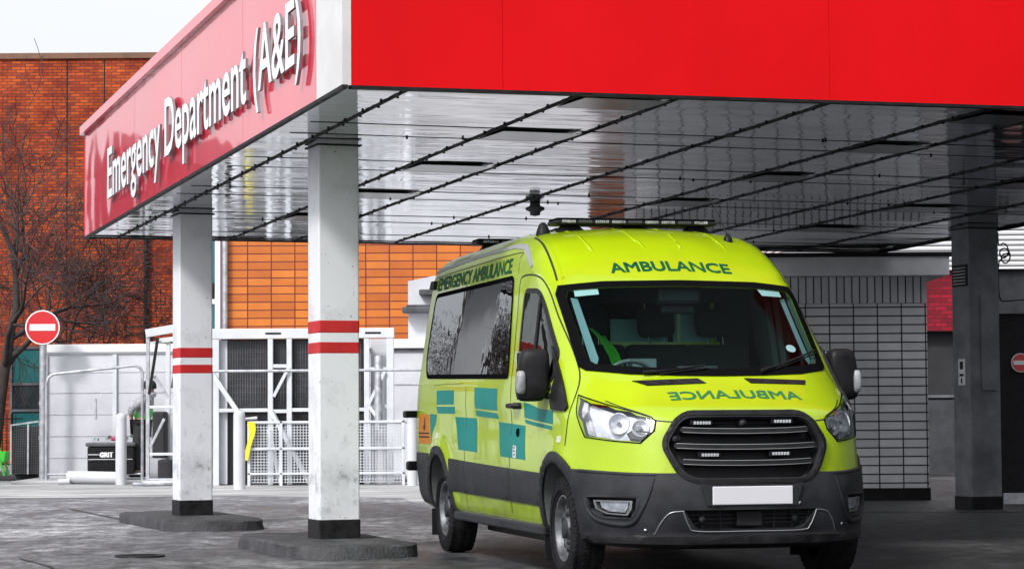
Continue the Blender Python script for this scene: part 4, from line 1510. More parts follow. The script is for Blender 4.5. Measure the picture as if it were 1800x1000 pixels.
E_['dark_grey'] = noise_mat('weathered_grey_wall', (0.035, 0.037, 0.045), (0.13, 0.135, 0.15), 1.6, (0.6, 0.9), 0.2, detail=9)
E_['teal_glass'] = simple('teal_window_glass', (0.010, 0.10, 0.105), 0.08, spec=0.8)
E_['dark_glass'] = simple('dark_window_glass', (0.012, 0.02, 0.024), 0.06, spec=0.8)
E_['bark'] = noise_mat('dark_bark', (0.018, 0.013, 0.012), (0.055, 0.040, 0.036), 6, (0.8, 0.95), 0.4)
E_['twig'] = noise_mat('purple_brown_twigs', (0.030, 0.020, 0.020), (0.10, 0.060, 0.060), 3, (0.8, 0.95), 0.0)

# ground: one sheet to the horizon; a paler concrete apron laid on it towards the back
mb = MB()
mb.add([(-400, -60, 0), (400, -60, 0), (400, 900, 0), (-400, 900, 0)], [(0, 1, 2, 3)])
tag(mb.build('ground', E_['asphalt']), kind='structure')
mb = MB()
edge = [(-40, 35.5), (-12, 35.0), (-9.5, 34.6), (-6.5, 34.2), (-4.0, 34.6), (-1.5, 33.0), (-0.9, 28.5), (0.2, 27.6), (0.8, 30), (1.6, 41), (-4, 41.6), (-9, 44.0), (-40, 46)]
mb.add([(x, y, 0.004) for x, y in edge], [tuple(range(len(edge)))])
tag(mb.build('apron', E_['concrete']), kind='structure')
# crack and joint lines in the surface
mb = MB()
def strip(pts, w, z=0.008):
    for (x0, y0), (x1, y1) in zip(pts, pts[1:]):
        d = Vector((x1 - x0, y1 - y0)).normalized(); n = Vector((-d.y, d.x)) * w / 2
        mb.add([(x0 + n.x, y0 + n.y, z), (x1 + n.x, y1 + n.y, z), (x1 - n.x, y1 - n.y, z), (x0 - n.x, y0 - n.y, z)], [(0, 1, 2, 3)])
strip([(-5.4, 29.8), (-4.75, 28.0), (-4.1, 26.2), (-3.6, 24.6)], 0.03)
strip([(-9.5, 35.2), (-6.5, 34.6), (-4.0, 34.9), (-1.5, 33.2), (0.8, 32.4)], 0.035)
strip([(-3.1, 17.0), (-3.45, 18.2), (-3.9, 19.3)], 0.02)
tag(mb.build('road_joint', E_['black']), kind='structure')
mb = MB(); strip([(-3.75, 17.62), (-3.2, 17.5), (-2.7, 17.42)], 0.09)
tag(mb.build('yellow_marking', noise_mat('worn_yellow_paint', (0.10, 0.10, 0.10), (0.45, 0.33, 0.04), 7, (0.7, 0.9), 0.2, detail=9, lo=0.45, hi=0.55)), kind='structure')
dr = MB(); dr.lathe([(0.20, 0.0), (0.20, 0.014), (0.18, 0.014), (0.175, 0.009), (0.0, 0.009)], 28)
for k in range(7):
    dr.box((-0.12, -0.12 + k * 0.038, 0.0088), (0.12, -0.11 + k * 0.038, 0.0125))
do = dr.build('drain_cover', E_['black']); do.location = (-2.98, 19.5, 0)
tag(do, 'round dark drain cover set in the tarmac at the lower left', 'drain cover')
# kerb and verge in front of the back row
mb = MB()
mb.bbox((-30, 44.2, 0.0), (-8.6, 46.5, 0.12), 0.03)
tag(mb.build('pavement', E_['kerb']), kind='structure')
mb = MB()
mb.bbox((-8.55, 41.55, 0.0), (-1.6, 48.0, 0.06), 0.02)
tag(mb.build('plant_yard_slab', E_['concrete']), kind='structure')
# stony strip along the kiosk
mb = MB()
mb.add([(2.2, 27.6, 0.004), (12, 26.0, 0.004), (12, 31.0, 0.004), (2.0, 31.0, 0.004)], [(0, 1, 2, 3)])
tag(mb.build('kiosk_path', noise_mat('dark_cobbles', (0.012, 0.012, 0.014), (0.07, 0.07, 0.075), 9, (0.4, 0.8), 0.8, bscale=14)), kind='structure')

# ------------------------------------------------------- brick building, left
BB = thing('brick_building', 'tall orange red brick building with flat roofline behind the bare tree', 'building', (-12.7, 60.0, 0))
mb = MB()
# wall face falls slightly towards the right; local x along the facade
mb.box((-2.2, 0, 0), (7.6, 12, 10.02))
mb.build('wall', E_['brick'], BB)
mb = MB(); mb.box((-2.25, -0.06, 10.02), (7.65, 12.06, 10.16))
mb.build('parapet', noise_mat('parapet_coping', (0.13, 0.06, 0.035), (0.2, 0.10, 0.06), 3), BB)
for x in (1.7, 2.62, 5.9):
    mb = MB(); mb.box((x, -0.004, 0), (x + 0.03, 0.05, 10.0))
    mb.build('movement_joint', E_['black'], BB)
mb = MB(); mb.tube([(3.69, -0.09, 0), (3.69, -0.09, 8.6)], 0.055, 10)
for z in (1.5, 3.2, 4.9, 6.6):
    mb.box((3.60, -0.16, z), (3.78, 0.0, z + 0.06))
mb.build('downpipe', E_['black'], BB)
mb = MB(); mb.box((0.36, -0.015, 0.70), (1.35, 0.06, 2.90))
wn = mb.build('window', E_['dark_glass'], BB)
mb = MB(); mb.box((0.42, -0.03, 2.02), (1.29, -0.016, 2.80))
mb.build('pane', E_['teal_glass'], wn)
mb = MB(); mb.box((0.42, -0.03, 0.80), (1.29, -0.016, 1.26))
mb.build('pane', E_['teal_glass'], wn)
mb = MB()
for z in (0.70, 1.30, 1.95, 2.84):
    mb.box((0.34, -0.05, z), (1.37, -0.031, z + 0.06))
mb.box((0.33, -0.055, 0.68), (0.39, -0.031, 2.92)); mb.box((1.31, -0.055, 0.68), (1.38, -0.031, 2.92))
mb.build('frame', E_['dark_grey'], wn)

# ------------------------------------------- terracotta-clad block, middle
def tile_mat():
    m = brick_mat('glazed_orange_tiles', (0.60, 0.180, 0.022), (0.44, 0.110, 0.014), (0.12, 0.010, 0.008), 0.486, 0.1655, mort=0.012, rough=0.35, noise=0.45, offset=0.0, spec=0.5, tint=(0.62, 0.5, 0.5))
    return m
TB = thing('tiled_building', 'building clad in glazed orange tiles seen between the canopy pillars', 'building', (-5.92, 50.0, 0))
mb = MB(); mb.box((0, 0, 0), (9.5, 8, 7.5))
mb.build('wall', tile_mat(), TB)
mb = MB(); mb.box((-0.07, -0.08, 0), (0.02, -0.0, 7.5))
mb.build('corner_trim', simple('purple_grey_trim', (0.16, 0.11, 0.13), 0.4), TB)
mb = MB(); mb.tube([(0.035, -0.11, 0), (0.035, -0.11, 7.4)], 0.055, 10)
mb.build('downpipe', E_['galv'], TB)
mb = MB(); mb.box((-0.40, 0.10, 0), (-0.06, 6, 7.5))
ws = mb.build('window_strip', E_['teal_glass'], TB)
mb = MB()
mb.box((-0.19, 0.02, 0), (-0.08, 0.11, 7.5)); mb.box((-0.42, 0.06, 3.45), (-0.19, 0.09, 3.55)); mb.box((-0.46, 0.05, 0), (-0.40, 0.11, 7.5))
mb.build('window_frame', E_['sign_white'], ws)
mb = MB(); mb.box((-0.40, 0.075, 3.56), (-0.19, 0.099, 3.88))
mb.build('dark_panel', E_['black'], ws)

# low white building behind the van with a dark-canopied cabin on it
LW = thing('low_white_building', 'low white walled annexe with a grey ledge to the left of the ambulance', 'building', (-2.9, 45.6, 0))
mb = MB(); mb.box((0, 0, 0), (4.4, 3, 2.38)); mb.build('wall', E_['white'], LW)
mb = MB(); mb.box((-0.05, -0.08, 2.39), (4.45, 3, 2.56)); mb.build('ledge', E_['sign_white'], LW)
mb = MB(); mb.box((-0.02, -0.04, 2.33), (4.42, 0, 2.388)); mb.build('dark_trim', E_['dark_grey'], LW)  # dark trim strip under the ledge
mb = MB()
for z in (1.0, 1.7):
    mb.box((0.0, -0.012, z), (4.4, 0, z + 0.02))
mb.build('panel_joint', E_['galv'], LW)
WC = thing('white_plant_housing', 'white plant housing with two dark canopies on the low white building behind the ambulance', 'plant housing', (-1.98, 46.3, 2.56))
mb = MB()
mb.prism([(0, 0), (2.4, 0), (2.4, 1.32), (0.5, 1.22), (0, 1.12)], 0, 1.6, Matrix(((1, 0, 0, 0), (0, 0, -1, 1.6), (0, 1, 0, 0), (0, 0, 0, 1))))
mb.build('housing', E_['white'], WC)
mb = MB(); mb.bbox((-0.10, -0.35, 0.50), (1.2, 0.0, 0.62), 0.03); mb.bbox((-0.02, -0.30, 0.62), (1.2, 0.0, 0.66), 0.01)
mb.build('lower_canopy', E_['dark_grey'], WC)
mb = MB(); mb.bbox((0.22, -0.30, 0.84), (1.2, 0.0, 0.95), 0.02)
mb.build('upper_canopy', E_['dark_grey'], WC)

# distant pale tower
tw = MB(); tw.box((-19.4, 150, 0), (-17.85, 152, 52))
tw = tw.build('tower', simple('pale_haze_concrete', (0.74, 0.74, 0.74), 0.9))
tag(tw, 'pale concrete chimney tower rising into the white sky far behind the sign', 'tower')

# ------------------------------------------------------- white hoarding row
HB = thing('white_hoarding', 'white panelled hoarding wall with a capping rail behind the grit bin', 'hoarding', (-8.27, 43.0, 0.06))
mb = MB(); mb.box((0, 0, 0), (2.9, 0.10, 2.22)); mb.build('panel', E_['white'], HB)
mb = MB(); mb.box((-0.05, -0.06, 2.22), (2.95, 0.14, 2.36)); mb.box((-0.05, -0.03, 2.19), (2.95, 0.0, 2.218)); mb.build('capping', E_['sign_white'], HB)
mb = MB()
for z in (0.36, 0.74, 1.12, 1.5, 1.86):
    mb.box((0.05, -0.008, z), (2.88, 0.0, z + 0.010))
mb.build('board_joint', E_['galv'], HB)
for x in (0.0, 1.22, 2.5):
    mb = MB(); mb.box((x, -0.05, 0), (x + 0.07, -0.009, 2.18)); mb.build('post', E_['white_metal'], HB)
mb = MB(); mb.box((0.9, -0.012, 1.05), (0.93, 0.0, 1.4)); mb.build('stain', E_['galv'], HB)

hr = MB()
pts = [(-8.03, 42.0, 0.0), (-8.03, 42.0, 1.72), (-8.0, 42.0, 1.82), (-7.92, 42.0, 1.875), (-7.8, 42.0, 1.89), (-6.5, 42.0, 2.02), (-6.42, 42.0, 1.98), (-6.38, 42.0, 1.9), (-6.38, 42.0, 0.0)]
hr.tube(pts, 0.027, 10)
hr.tube([(-8.03, 42.0, 0.16), (-6.38, 42.0, 0.16)], 0.02, 8)
tag(hr.build('hoop_barrier', E_['galv']), 'grey tubular steel hoop barrier in front of the white hoarding', 'barrier')

# no entry sign
NE = thing('no_entry_sign', 'round red no entry sign with white bar on a grey post beside the hoarding', 'road sign', (-8.18, 42.4, 0))
mb = MB(); mb.tube([(0, 0.06, 0), (0, 0.06, 2.95)], 0.062, 14)
for z in (0.75, 1.0, 1.35): mb.tube([(0, 0.06, z), (0, 0.06, z + 0.06)], 0.072, 14)
po = mb.build('post', E_['galv'], NE)
RX = Matrix.Translation((0, 0, 2.70)) @ Matrix.Rotation(PI / 2, 4, 'X')
mb = MB(); mb.lathe([(0, 0.0), (0.30, 0.0), (0.30, 0.015), (0, 0.015)], 48, RX, False); mb.build('sign_edge', E_['sign_white'], NE)
mb = MB(); mb.lathe([(0.278, 0.0155), (0.278, 0.019), (0, 0.019)], 48, RX, False); mb.build('sign_face', E_['sign_red'], NE)
mb = MB(); mb.bbox((-0.225, -0.024, 2.643), (0.225, -0.0195, 2.757), 0.003); mb.build('white_bar', E_['sign_white'], NE)
mb = MB(); mb.box((-0.10, 0.0, 2.55), (0.10, 0.05, 2.6)); mb.box((-0.10, 0.0, 2.82), (0.10, 0.05, 2.87)); mb.build('bracket', E_['galv'], NE)

# bollards
for i, (x, y, h, lab) in enumerate(((-6.56, 40.85, 1.20, 'fat white bollard standing in front of the black grit bin'), (-4.24, 37.8, 1.22, 'white bollard with domed top beside the yellow tape'), (-1.62, 39.2, 1.16, 'white bollard at the gate end just left of the ambulance tail'))):
    mb = MB()
    r = 0.092 if i < 2 else 0.085
    mb.lathe([(r, 0), (r, h - 0.08), (r * 0.92, h - 0.035), (r * 0.6, h - 0.01), (0, h)], 24)
    o = mb.build('bollard', E_['white'])
    o.location = (x, y, 0)
    tag(o, lab, 'bollard', 'white bollards')

# grit bin
GB = thing('grit_bin', 'black ribbed grit bin with white lettering and litter on its lid', 'grit bin', (-7.31, 41.9, 0.10))
mb = MB()
mb.bbox((0, 0, 0.06), (0.80, 0.55, 0.53), 0.03)
for k in range(17):
    mb.box((0.05 + k * 0.045, -0.012, 0.08), (0.065 + k * 0.045, 0.005, 0.30))
    mb.box((0.05 + k * 0.045, -0.012, 0.42), (0.065 + k * 0.045, 0.005, 0.51))
mb.build('bin_body', E_['black'], GB)
mb = MB(); mb.bbox((-0.03, -0.03, 0.53), (0.83, 0.58, 0.60), 0.025); mb.build('lid', E_['dark_grey'], GB)
mb = MB(); mb.box((0.02, -0.016, 0.385), (0.20, -0.002, 0.405)); mb.box((0.02, -0.016, 0.305), (0.78, -0.002, 0.32)); mb.build('rib_line', E_['galv'], GB)
bm, x0, x1 = text_mesh('GRIT', 0.105, 0.008)
mb = MB(); mb.addbm(bm, Matrix.Translation((0.215, -0.0165, 0.355)) @ Matrix.Rotation(PI / 2, 4, 'X'))
mb.build('lettering', E_['sign_white'], GB)
rng = random.Random(5)
lt = MB()
for k in range(26):
    x = -7.2 + rng.uniform(0, 0.62); y = 42.15 + rng.uniform(-0.2, 0.2); z = 0.735 + rng.uniform(-0.01, 0.07)
    s = rng.uniform(0.03, 0.08)
    v = [(x + rng.uniform(-s, s), y + rng.uniform(-s, s), z + rng.uniform(-s, s) * 0.6) for _ in range(4)]
    lt.add(v, [(0, 1, 2), (0, 2, 3), (1, 3, 2)])
tag(lt.build('litter_heap', noise_mat('green_litter', (0.03, 0.16, 0.13), (0.40, 0.42, 0.42), 9)), 'scrunched green and grey litter lying on the grit bin lid', 'litter')
mb = MB(); mb.bbox((-6.93, 42.0, 0.725), (-6.80, 42.1, 0.80), 0.03, 3)
tag(mb.build('drinks_can', simple('pink_can', (0.40, 0.04, 0.10), 0.35)), 'pink crushed drinks can on the litter over the grit bin', 'can')

# fallen white pipe
mb = MB()
mb.tube([(-7.55, 41.45, 0.125), (-6.60, 41.25, 0.105)], 0.105, 20)
mb.tube([(-7.70, 41.35, 0.05), (-7.50, 41.33, 0.055)], 0.045, 12)
tag(mb.build('fallen_pipe', E_['white']), 'thick white pipe lying on the ground at the foot of the hoarding', 'pipe')

# gabion-like mesh bin, railing and barrow at the far left
MBN = thing('mesh_bin', 'dark wire mesh bin with a sloping pale rim at the far left', 'bin', (-9.05, 44.0, 0.12))
mb = MB(); mb.box((0.02, 0.02, 0.0), (0.46, 0.5, 0.86)); mb.build('bin_core', E_['dark'], MBN)
mb = MB()
for k in range(13):
    x = 0.0 + k * 0.04
    mb.bar((x, 0, 0), (x + 0.02, 0, 0.87 + 0.01 * k / 13), 0.008); 
for k in range(20):
    z = 0.02 + k * 0.044
    mb.bar((0, -0.008, z), (0.49, -0.008, z), 0.007)
mb.build('wire_mesh', E_['dark_grey'], MBN)
mb = MB(); mb.bar((-0.02, -0.01, 0.88), (0.50, -0.01, 0.95), 0.03); mb.bar((0.31, -0.01, 0), (0.31, -0.01, 0.9), 0.03); mb.bar((0, -0.01, 0), (0, -0.01, 0.88), 0.03)
mb.build('frame', E_['galv'], MBN)
IR = MB()
for k in range(30):
    IR.bar((-12.0 + k * 0.085, 46.8, 0.12), (-12.0 + k * 0.085, 46.8, 1.22), 0.018)
for z in (0.25, 1.12):
    IR.bar((-12.05, 46.8, z), (-9.4, 46.8, z), 0.03)
tag(IR.build('iron_railing', E_['black']), 'black upright iron railing below the brick building window', 'railing')
BR = thing('barrow', 'bright green garden barrow cut off by the left picture edge', 'barrow', (-9.0, 43.2, 0.12))
gm = simple('barrow_green', (0.05, 0.55, 0.05), 0.4)
mb = MB(); mb.prism([(-0.55, 0.42), (0.06, 0.42), (0.03, 0.25), (-0.08, 0.22), (-0.45, 0.22)], -0.2, 0.2, Matrix(((1, 0, 0, 0), (0, 0, 1, 0), (0, 1, 0, 0), (0, 0, 0, 1)))); mb.build('tray', gm, BR)
for yy in (-0.2, 0.2):
    mb = MB(); mb.tube([(-0.16, yy, 0.50), (-0.05, yy, 0.3), (0.04, yy, 0.0)], 0.02, 8); mb.build('leg', gm, BR)
mb = MB(); mb.lathe([(0.05, -0.03), (0.15, -0.035), (0.17, 0), (0.15, 0.035), (0.05, 0.03)], 20, Matrix.Translation((-0.6, 0, 0.17)) @ Matrix.Rotation(PI / 2, 4, 'X')); mb.build('wheel', E_['black'], BR)

# -------------------------------------------------- plant enclosure, middle
PE = thing('plant_enclosure', 'white steel plant enclosure with black louvred panels between the pillars', 'plant enclosure', (-5.0, 40.0, 0))
mb = MB(); mb.bbox((0.0, 0.0, 2.40), (3.06, 0.12, 2.565), 0.01); mb.build('top_beam', E_['white_metal'], PE)
mb = MB()
for x in (1.10, 2.74):
    mb.bbox((x - 0.16, -0.008, 2.47), (x + 0.10, 0.0, 2.50), 0.003)
mb.build('beam_slot', E_['black'], PE)
for x, w in ((0.03, 0.15), (0.98, 0.085), (1.29, 0.085), (2.56, 0.09), (2.93, 0.12)):
    mb = MB(); mb.bbox((x, 0.01, 0.0), (x + w, 0.11, 2.40), 0.008); mb.build('post', E_['white_metal'], PE)
lm = noise_mat('black_louvre', (0.010, 0.010, 0.012), (0.035, 0.035, 0.04), 6, (0.3, 0.6), 0.1)
for x0, x1, z0, z1 in ((0.20, 0.96, 1.25, 2.37), (1.08, 1.27, 1.97, 2.33), (1.08, 1.27, 1.25, 1.90), (1.40, 2.10, 1.25, 2.37), (2.10, 2.53, 1.25, 2.37)):
    mb = MB(); mb.box((x0, 0.16, z0), (x1, 0.20, z1))
    lv = mb.build('louvre_panel', lm, PE)
    mb = MB()
    n = int((x1 - x0) / 0.042)
    for k in range(n):
        x = x0 + 0.02 + k * 0.042
        mb.bar((x, 0.15, z0), (x, 0.15, z1), 0.009)
    for k in range(int((z1 - z0) / 0.11)):
        z = z0 + 0.05 + k * 0.11
        mb.bar((x0, 0.155, z), (x1, 0.155, z), 0.006)
    mb.build('grille_wires', E_['dark_grey'], lv)
for a, b, w in (((0.06, -0.03, 1.85), (0.60, -0.05, 1.05), 0.075), ((1.08, -0.02, 1.45), (1.33, -0.02, 1.93), 0.05), ((1.05, -0.02, 1.2), (1.7, -0.30, 0.02), 0.06), ((1.0, 0.0, 0.9), (1.22, -0.3, 0.02), 0.05), ((2.22, -0.02, 2.36), (2.06, -0.02, 1.9), 0.07), ((2.63, -0.02, 1.3), (2.9, -0.02, 1.85), 0.05), ((2.02, -0.05, 0.85), (2.40, -0.35, 0.02), 0.06), ((2.6, 0.0, 1.35), (2.85, -0.05, 1.0), 0.05)):
    mb = MB(); mb.bar(a, b, w); mb.build('brace', E_['white_metal'], PE)
for x0, x1, z in ((1.06, 1.29, 1.92), (1.06, 1.29, 1.18), (0.18, 0.98, 1.20), (1.37, 2.56, 1.20), (2.64, 2.93, 1.86), (2.64, 2.93, 1.25)):
    mb = MB(); mb.bbox((x0, 0.02, z), (x1, 0.10, z + 0.06), 0.005); mb.build('rail', E_['white_metal'], PE)
mb = MB(); mb.box((0.18, 0.25, 0.0), (2.56, 1.2, 1.20)); mb.box((0.2, 0.21, 1.2), (2.56, 1.2, 2.4)); mb.build('chiller_casing', lm, PE)
mb = MB(); mb.box((0.02, 0.14, 0.02), (0.30, 0.6, 2.38)); mb.build('end_panel', E_['white'], PE)
mb = MB(); mb.box((2.64, 0.5, 0.0), (2.93, 0.55, 2.4)); mb.build('end_panel', E_['white'], PE)
for pth, r_ in (([(0.50, 0.10, 0.1), (0.50, 0.10, 1.0), (0.54, 0.10, 1.08), (0.8, 0.10, 1.10)], 0.035), ([(2.28, 0.1, 1.25), (2.28, 0.1, 1.62), (2.2, 0.1, 1.72)], 0.03), ([(2.80, -0.02, 0.9), (2.80, -0.02, 1.6), (2.80, 0.05, 2.1)], 0.07)):
    mb = MB(); mb.tube(pth, r_, 10); mb.build('pipe', E_['galv'], PE)

MG = thing('mesh_gate', 'low white mesh gate panel in front of the plant enclosure', 'gate', (-4.30, 39.5, 0))
mb = MB()
for z in (1.03, 0.60, 0.20):
    mb.bbox((0, 0, z - 0.02), (2.55, 0.04, z + 0.02), 0.008)
for x in (0.0, 0.52, 1.38, 2.50):
    mb.bbox((x, 0.0, 0.0), (x + 0.05, 0.04, 1.05), 0.008)
mb.build('gate_frame', E_['white_metal'], MG)
mb = MB()
for k in range(52):
    mb.bar((0.02 + k * 0.049, 0.045, 0.05), (0.02 + k * 0.049, 0.045, 1.03), 0.011)
for k in range(21):
    mb.bar((0.0, 0.056, 0.06 + k * 0.047), (2.55, 0.056, 0.06 + k * 0.047), 0.011)
mb.build('wire_mesh', E_['white_metal'], MG)
mb = MB(); mb.bbox((2.62, -0.02, 0.0), (2.78, 0.06, 1.10), 0.01); mb.bbox((2.72, 0.0, 1.06), (2.9, 0.06, 1.12), 0.01); mb.build('gate_post', E_['white_metal'], MG)
# yellow tape knotted to the gate
vs = []
for k in range(9):
    t = k / 8
    wd = 0.075 * (1 - 0.75 * t) + 0.012 * math.sin(9 * t)
    vs += [(-4.29 + 0.03 * math.sin(5 * t) - 0.03 * t, 39.46, 1.04 - 0.62 * t), (-4.25 + wd + 0.03 * math.sin(5 * t) - 0.03 * t, 39.44, 1.04 - 0.62 * t)]
mb = MB(); mb.add(vs, [(2 * k, 2 * k + 2, 2 * k + 3, 2 * k + 1) for k in range(8)], True)
tag(mb.build('barrier_tape', simple('yellow_tape', (0.70, 0.58, 0.01), 0.5)), 'strip of yellow tape hanging from the white mesh gate', 'tape')
TF = thing('temporary_fence', 'thin grey fence rail running behind the pillars at head height', 'fence', (0, 38.5, 0))
mb = MB(); mb.tube([(-4.75, 0, 1.842), (-1.40, 0, 1.842)], 0.022, 8); mb.build('rail', E_['galv'], TF)
for x in (-4.75, -2.72):
    mb = MB(); mb.tube([(x, 0, 0), (x, 0, 1.84)], 0.02, 8); mb.build('post', E_['galv'], TF)

# leaning tower frame left of the second pillar
SF = thing('steel_cage', 'open white steel cage with diagonal struts beside the worker', 'cage', (-6.02, 40.0, 0))
mb = MB(); mb.bbox((0.0, 0.0, 0), (0.06, 0.06, 2.55), 0.006); mb.build('post', E_['galv'], SF)
for x, y, h in ((0.64, 0.0, 2.62), (0.48, 0.25, 2.5), (0.80, 0.3, 2.62), (0.20, 0.9, 2.45)):
    mb = MB(); mb.bbox((x, y, 0), (x + 0.07, y + 0.07, h), 0.006); mb.build('post', E_['white_metal'], SF)
mb = MB(); mb.bar((0.0, 0.03, 2.50), (0.95, 0.03, 2.66), 0.13, 0.13); mb.build('top_beam', E_['white_metal'], SF)
mb = MB(); mb.bar((0.0, 0.03, 2.34), (0.62, 0.03, 2.40), 0.03); mb.build('rail', E_['white_metal'], SF)
mb = MB(); mb.bar((0.05, 0.9, 2.4), (0.85, 0.9, 2.5), 0.08); mb.build('rear_beam', E_['white_metal'], SF)
for a, b, w, m in (((0.20, -0.03, 2.42), (0.06, -0.03, 1.5), 0.045, 'black'), ((0.56, -0.03, 2.42), (0.44, -0.03, 1.60), 0.045, 'black'), ((0.14, 0.02, 1.80), (0.36, 0.02, 1.45), 0.05, 'galv'), ((0.06, 0.02, 0.62), (0.30, 0.02, 1.10), 0.04, 'galv'), ((0.42, 0.02, 2.0), (0.52, 0.02, 1.75), 0.03, 'white_metal')):
    mb = MB(); mb.bar(a, b, w); mb.build('strut', E_[m], SF)
for z in (0.50, 1.27, 0.08):
    mb = MB(); mb.bbox((0.06, 0.0, z), (0.66, 0.05, z + 0.045), 0.005); mb.build('rail', E_['white_metal'], SF)
mb = MB(); mb.bbox((0.03, 0.5, 0.45), (0.24, 0.9, 1.22), 0.03); mb.build('dark_cabinet', E_['dark'], SF)
mb = MB(); mb.bbox((0.12, 0.5, 0.08), (0.44, 0.9, 0.42), 0.03); mb.build('dark_crate', E_['dark'], SF)
mb = MB(); mb.lathe([(0.11, -0.09), (0.11, 0.28), (0.06, 0.36), (0, 0.37)], 14, Matrix.Translation((-5.18, 40.25, 0.45)))
for q in (0,):
    tag(mb.build('gas_cylinder', E_['dark']), 'dark gas cylinder half hidden behind the second pillar', 'cylinder')
mb = MB(); mb.bbox((-5.23, 40.1, 0.95), (-5.14, 40.14, 1.18), 0.01)
tag(mb.build('pink_notice', simple('pink_notice', (0.55, 0.03, 0.20), 0.5)), 'small pink notice hung beside the second pillar', 'notice')
mb = MB(); mb.tube([(-6.05, 39.9, 0.05), (-5.3, 39.85, 0.07)], 0.05, 8); mb.tube([(-6.2, 39.8, 0.04), (-5.2, 39.95, 0.04)], 0.03, 8)
tag(mb.build('loose_pipes', E_['galv']), 'loose grey pipes lying on the ground under the steel cage', 'pipes')

# ------------------------------------------------------------------ canopy
CA = rad(20)
CP = (-1.48, 20.05, 0.0)


def soff(u, v=0):
    return 3.367 - 0.02563 * u


CAN = thing('canopy', 'red and white hospital entrance canopy with mirrored metal soffit and white emergency lettering', 'canopy', CP, CA)
L0, L1, R1 = -0.66, -0.53, 9.52
def front_u(v):
    return -2.86 - 0.062 * (v + 0.64)
UB = 8.15


def soffit_mat():
    m, nt, b = nm('mirror_soffit')
    tc = N(nt, 'ShaderNodeTexCoord')
    mp = N(nt, 'ShaderNodeMapping'); mp.inputs['Scale'].default_value = (0.35, 1.6, 1)
    nt.links.new(tc.outputs['Object'], mp.inputs[0])
    n = N(nt, 'ShaderNodeTexNoise', _Scale=1.6, _Detail=3, _Roughness=0.5)
    nt.links.new(mp.outputs[0], n.inputs['Vector'])
    n2 = N(nt, 'ShaderNodeTexNoise', _Scale=3.0, _Detail=9, _Roughness=0.7)
    nt.links.new(mp.outputs[0], n2.inputs['Vector'])
    nt.links.new(ramp(nt, n2.outputs['Fac'], [(0.30, (0.52, 0.53, 0.55)), (0.52, (0.86, 0.87, 0.90))]), b.inputs['Base Color'])
    nt.links.new(ramp(nt, n2.outputs['Fac'], [(0.35, (0.12,) * 3), (0.6, (0.035,) * 3)]), b.inputs['Roughness'])
    P(b, metal=1.0)
    bp = N(nt, 'ShaderNodeBump', _Strength=0.045, _Distance=0.25)
    nt.links.new(n.outputs['Fac'], bp.inputs['Height'])
    nt.links.new(bp.outputs[0], b.inputs['Normal'])
    return m


E_['soffit'] = soffit_mat()
mb = MB()
nv, nu = 2, 2
v = [(L0, front_u(L0), soff(front_u(L0))), (R1, front_u(R1), soff(front_u(R1))), (R1, UB, soff(UB)), (L1, UB, soff(UB))]
mb.add(v, [(0, 3, 2, 1)])
mb.build('soffit', E_['soffit'], CAN, fix=False)
# roof slab above
mb = MB()
vi = [(L0 + 0.03, front_u(L0) + 0.09), (R1 - 0.03, front_u(R1) + 0.09), (R1 - 0.03, UB - 0.05), (L1 + 0.03, UB - 0.05)]
vb = [(x, y, soff(y) + 0.05) for x, y in vi] + [(x, y, soff(y) + 1.12 - 0.017 * y) for x, y in vi]
mb.add(vb, [(0, 1, 2, 3), (4, 5, 6, 7), (0, 1, 5, 4), (1, 2, 6, 5), (2, 3, 7, 6), (3, 0, 4, 7)])
mb.build('roof', E_['dark_grey'], CAN)


def fascia_mat(name, col, coat=1.0, dirt=True, coatior=1.5, rough=0.35, spec=0.5):
    m, nt, b = nm(name)
    tc = N(nt, 'ShaderNodeTexCoord')
    n = N(nt, 'ShaderNodeTexNoise', _Scale=0.9, _Detail=7, _Roughness=0.62)
    mp = N(nt, 'ShaderNodeMapping'); mp.inputs['Scale'].default_value = (1, 1, 0.6)
    nt.links.new(tc.outputs['Object'], mp.inputs[0]); nt.links.new(mp.outputs[0], n.inputs['Vector'])
    nt.links.new(ramp(nt, n.outputs['Fac'], [(0.3, tuple(c * 0.88 for c in col)), (0.65, col)]), b.inputs['Base Color'])
    P(b, rough=rough, coat=coat, coatr=0.05, coatior=coatior, spec=spec)
    n2 = N(nt, 'ShaderNodeTexNoise', _Scale=0.7, _Detail=2, _Roughness=0.5)
    nt.links.new(tc.outputs['Object'], n2.inputs['Vector'])
    bp = N(nt, 'ShaderNodeBump', _Strength=0.12, _Distance=0.2)
    nt.links.new(n2.outputs['Fac'], bp.inputs['Height'])
    nt.links.new(bp.outputs[0], b.inputs['Coat Normal'])
    return m


E_['fascia_red'] = fascia_mat('red_fascia_panel', (0.66, 0.0025, 0.006), 0.0, rough=0.6, spec=0.12)
E_['fascia_gloss'] = fascia_mat('glossy_red_sign_panel', (0.72, 0.008, 0.045), 1.0, coatior=2.5)
E_['fascia_white'] = noise_mat('white_corner_panel', (0.56, 0.56, 0.57), (0.66, 0.66, 0.67), 2, (0.4, 0.6), 0.05)


def ztop(u):
    return 4.66 - 0.043 * u


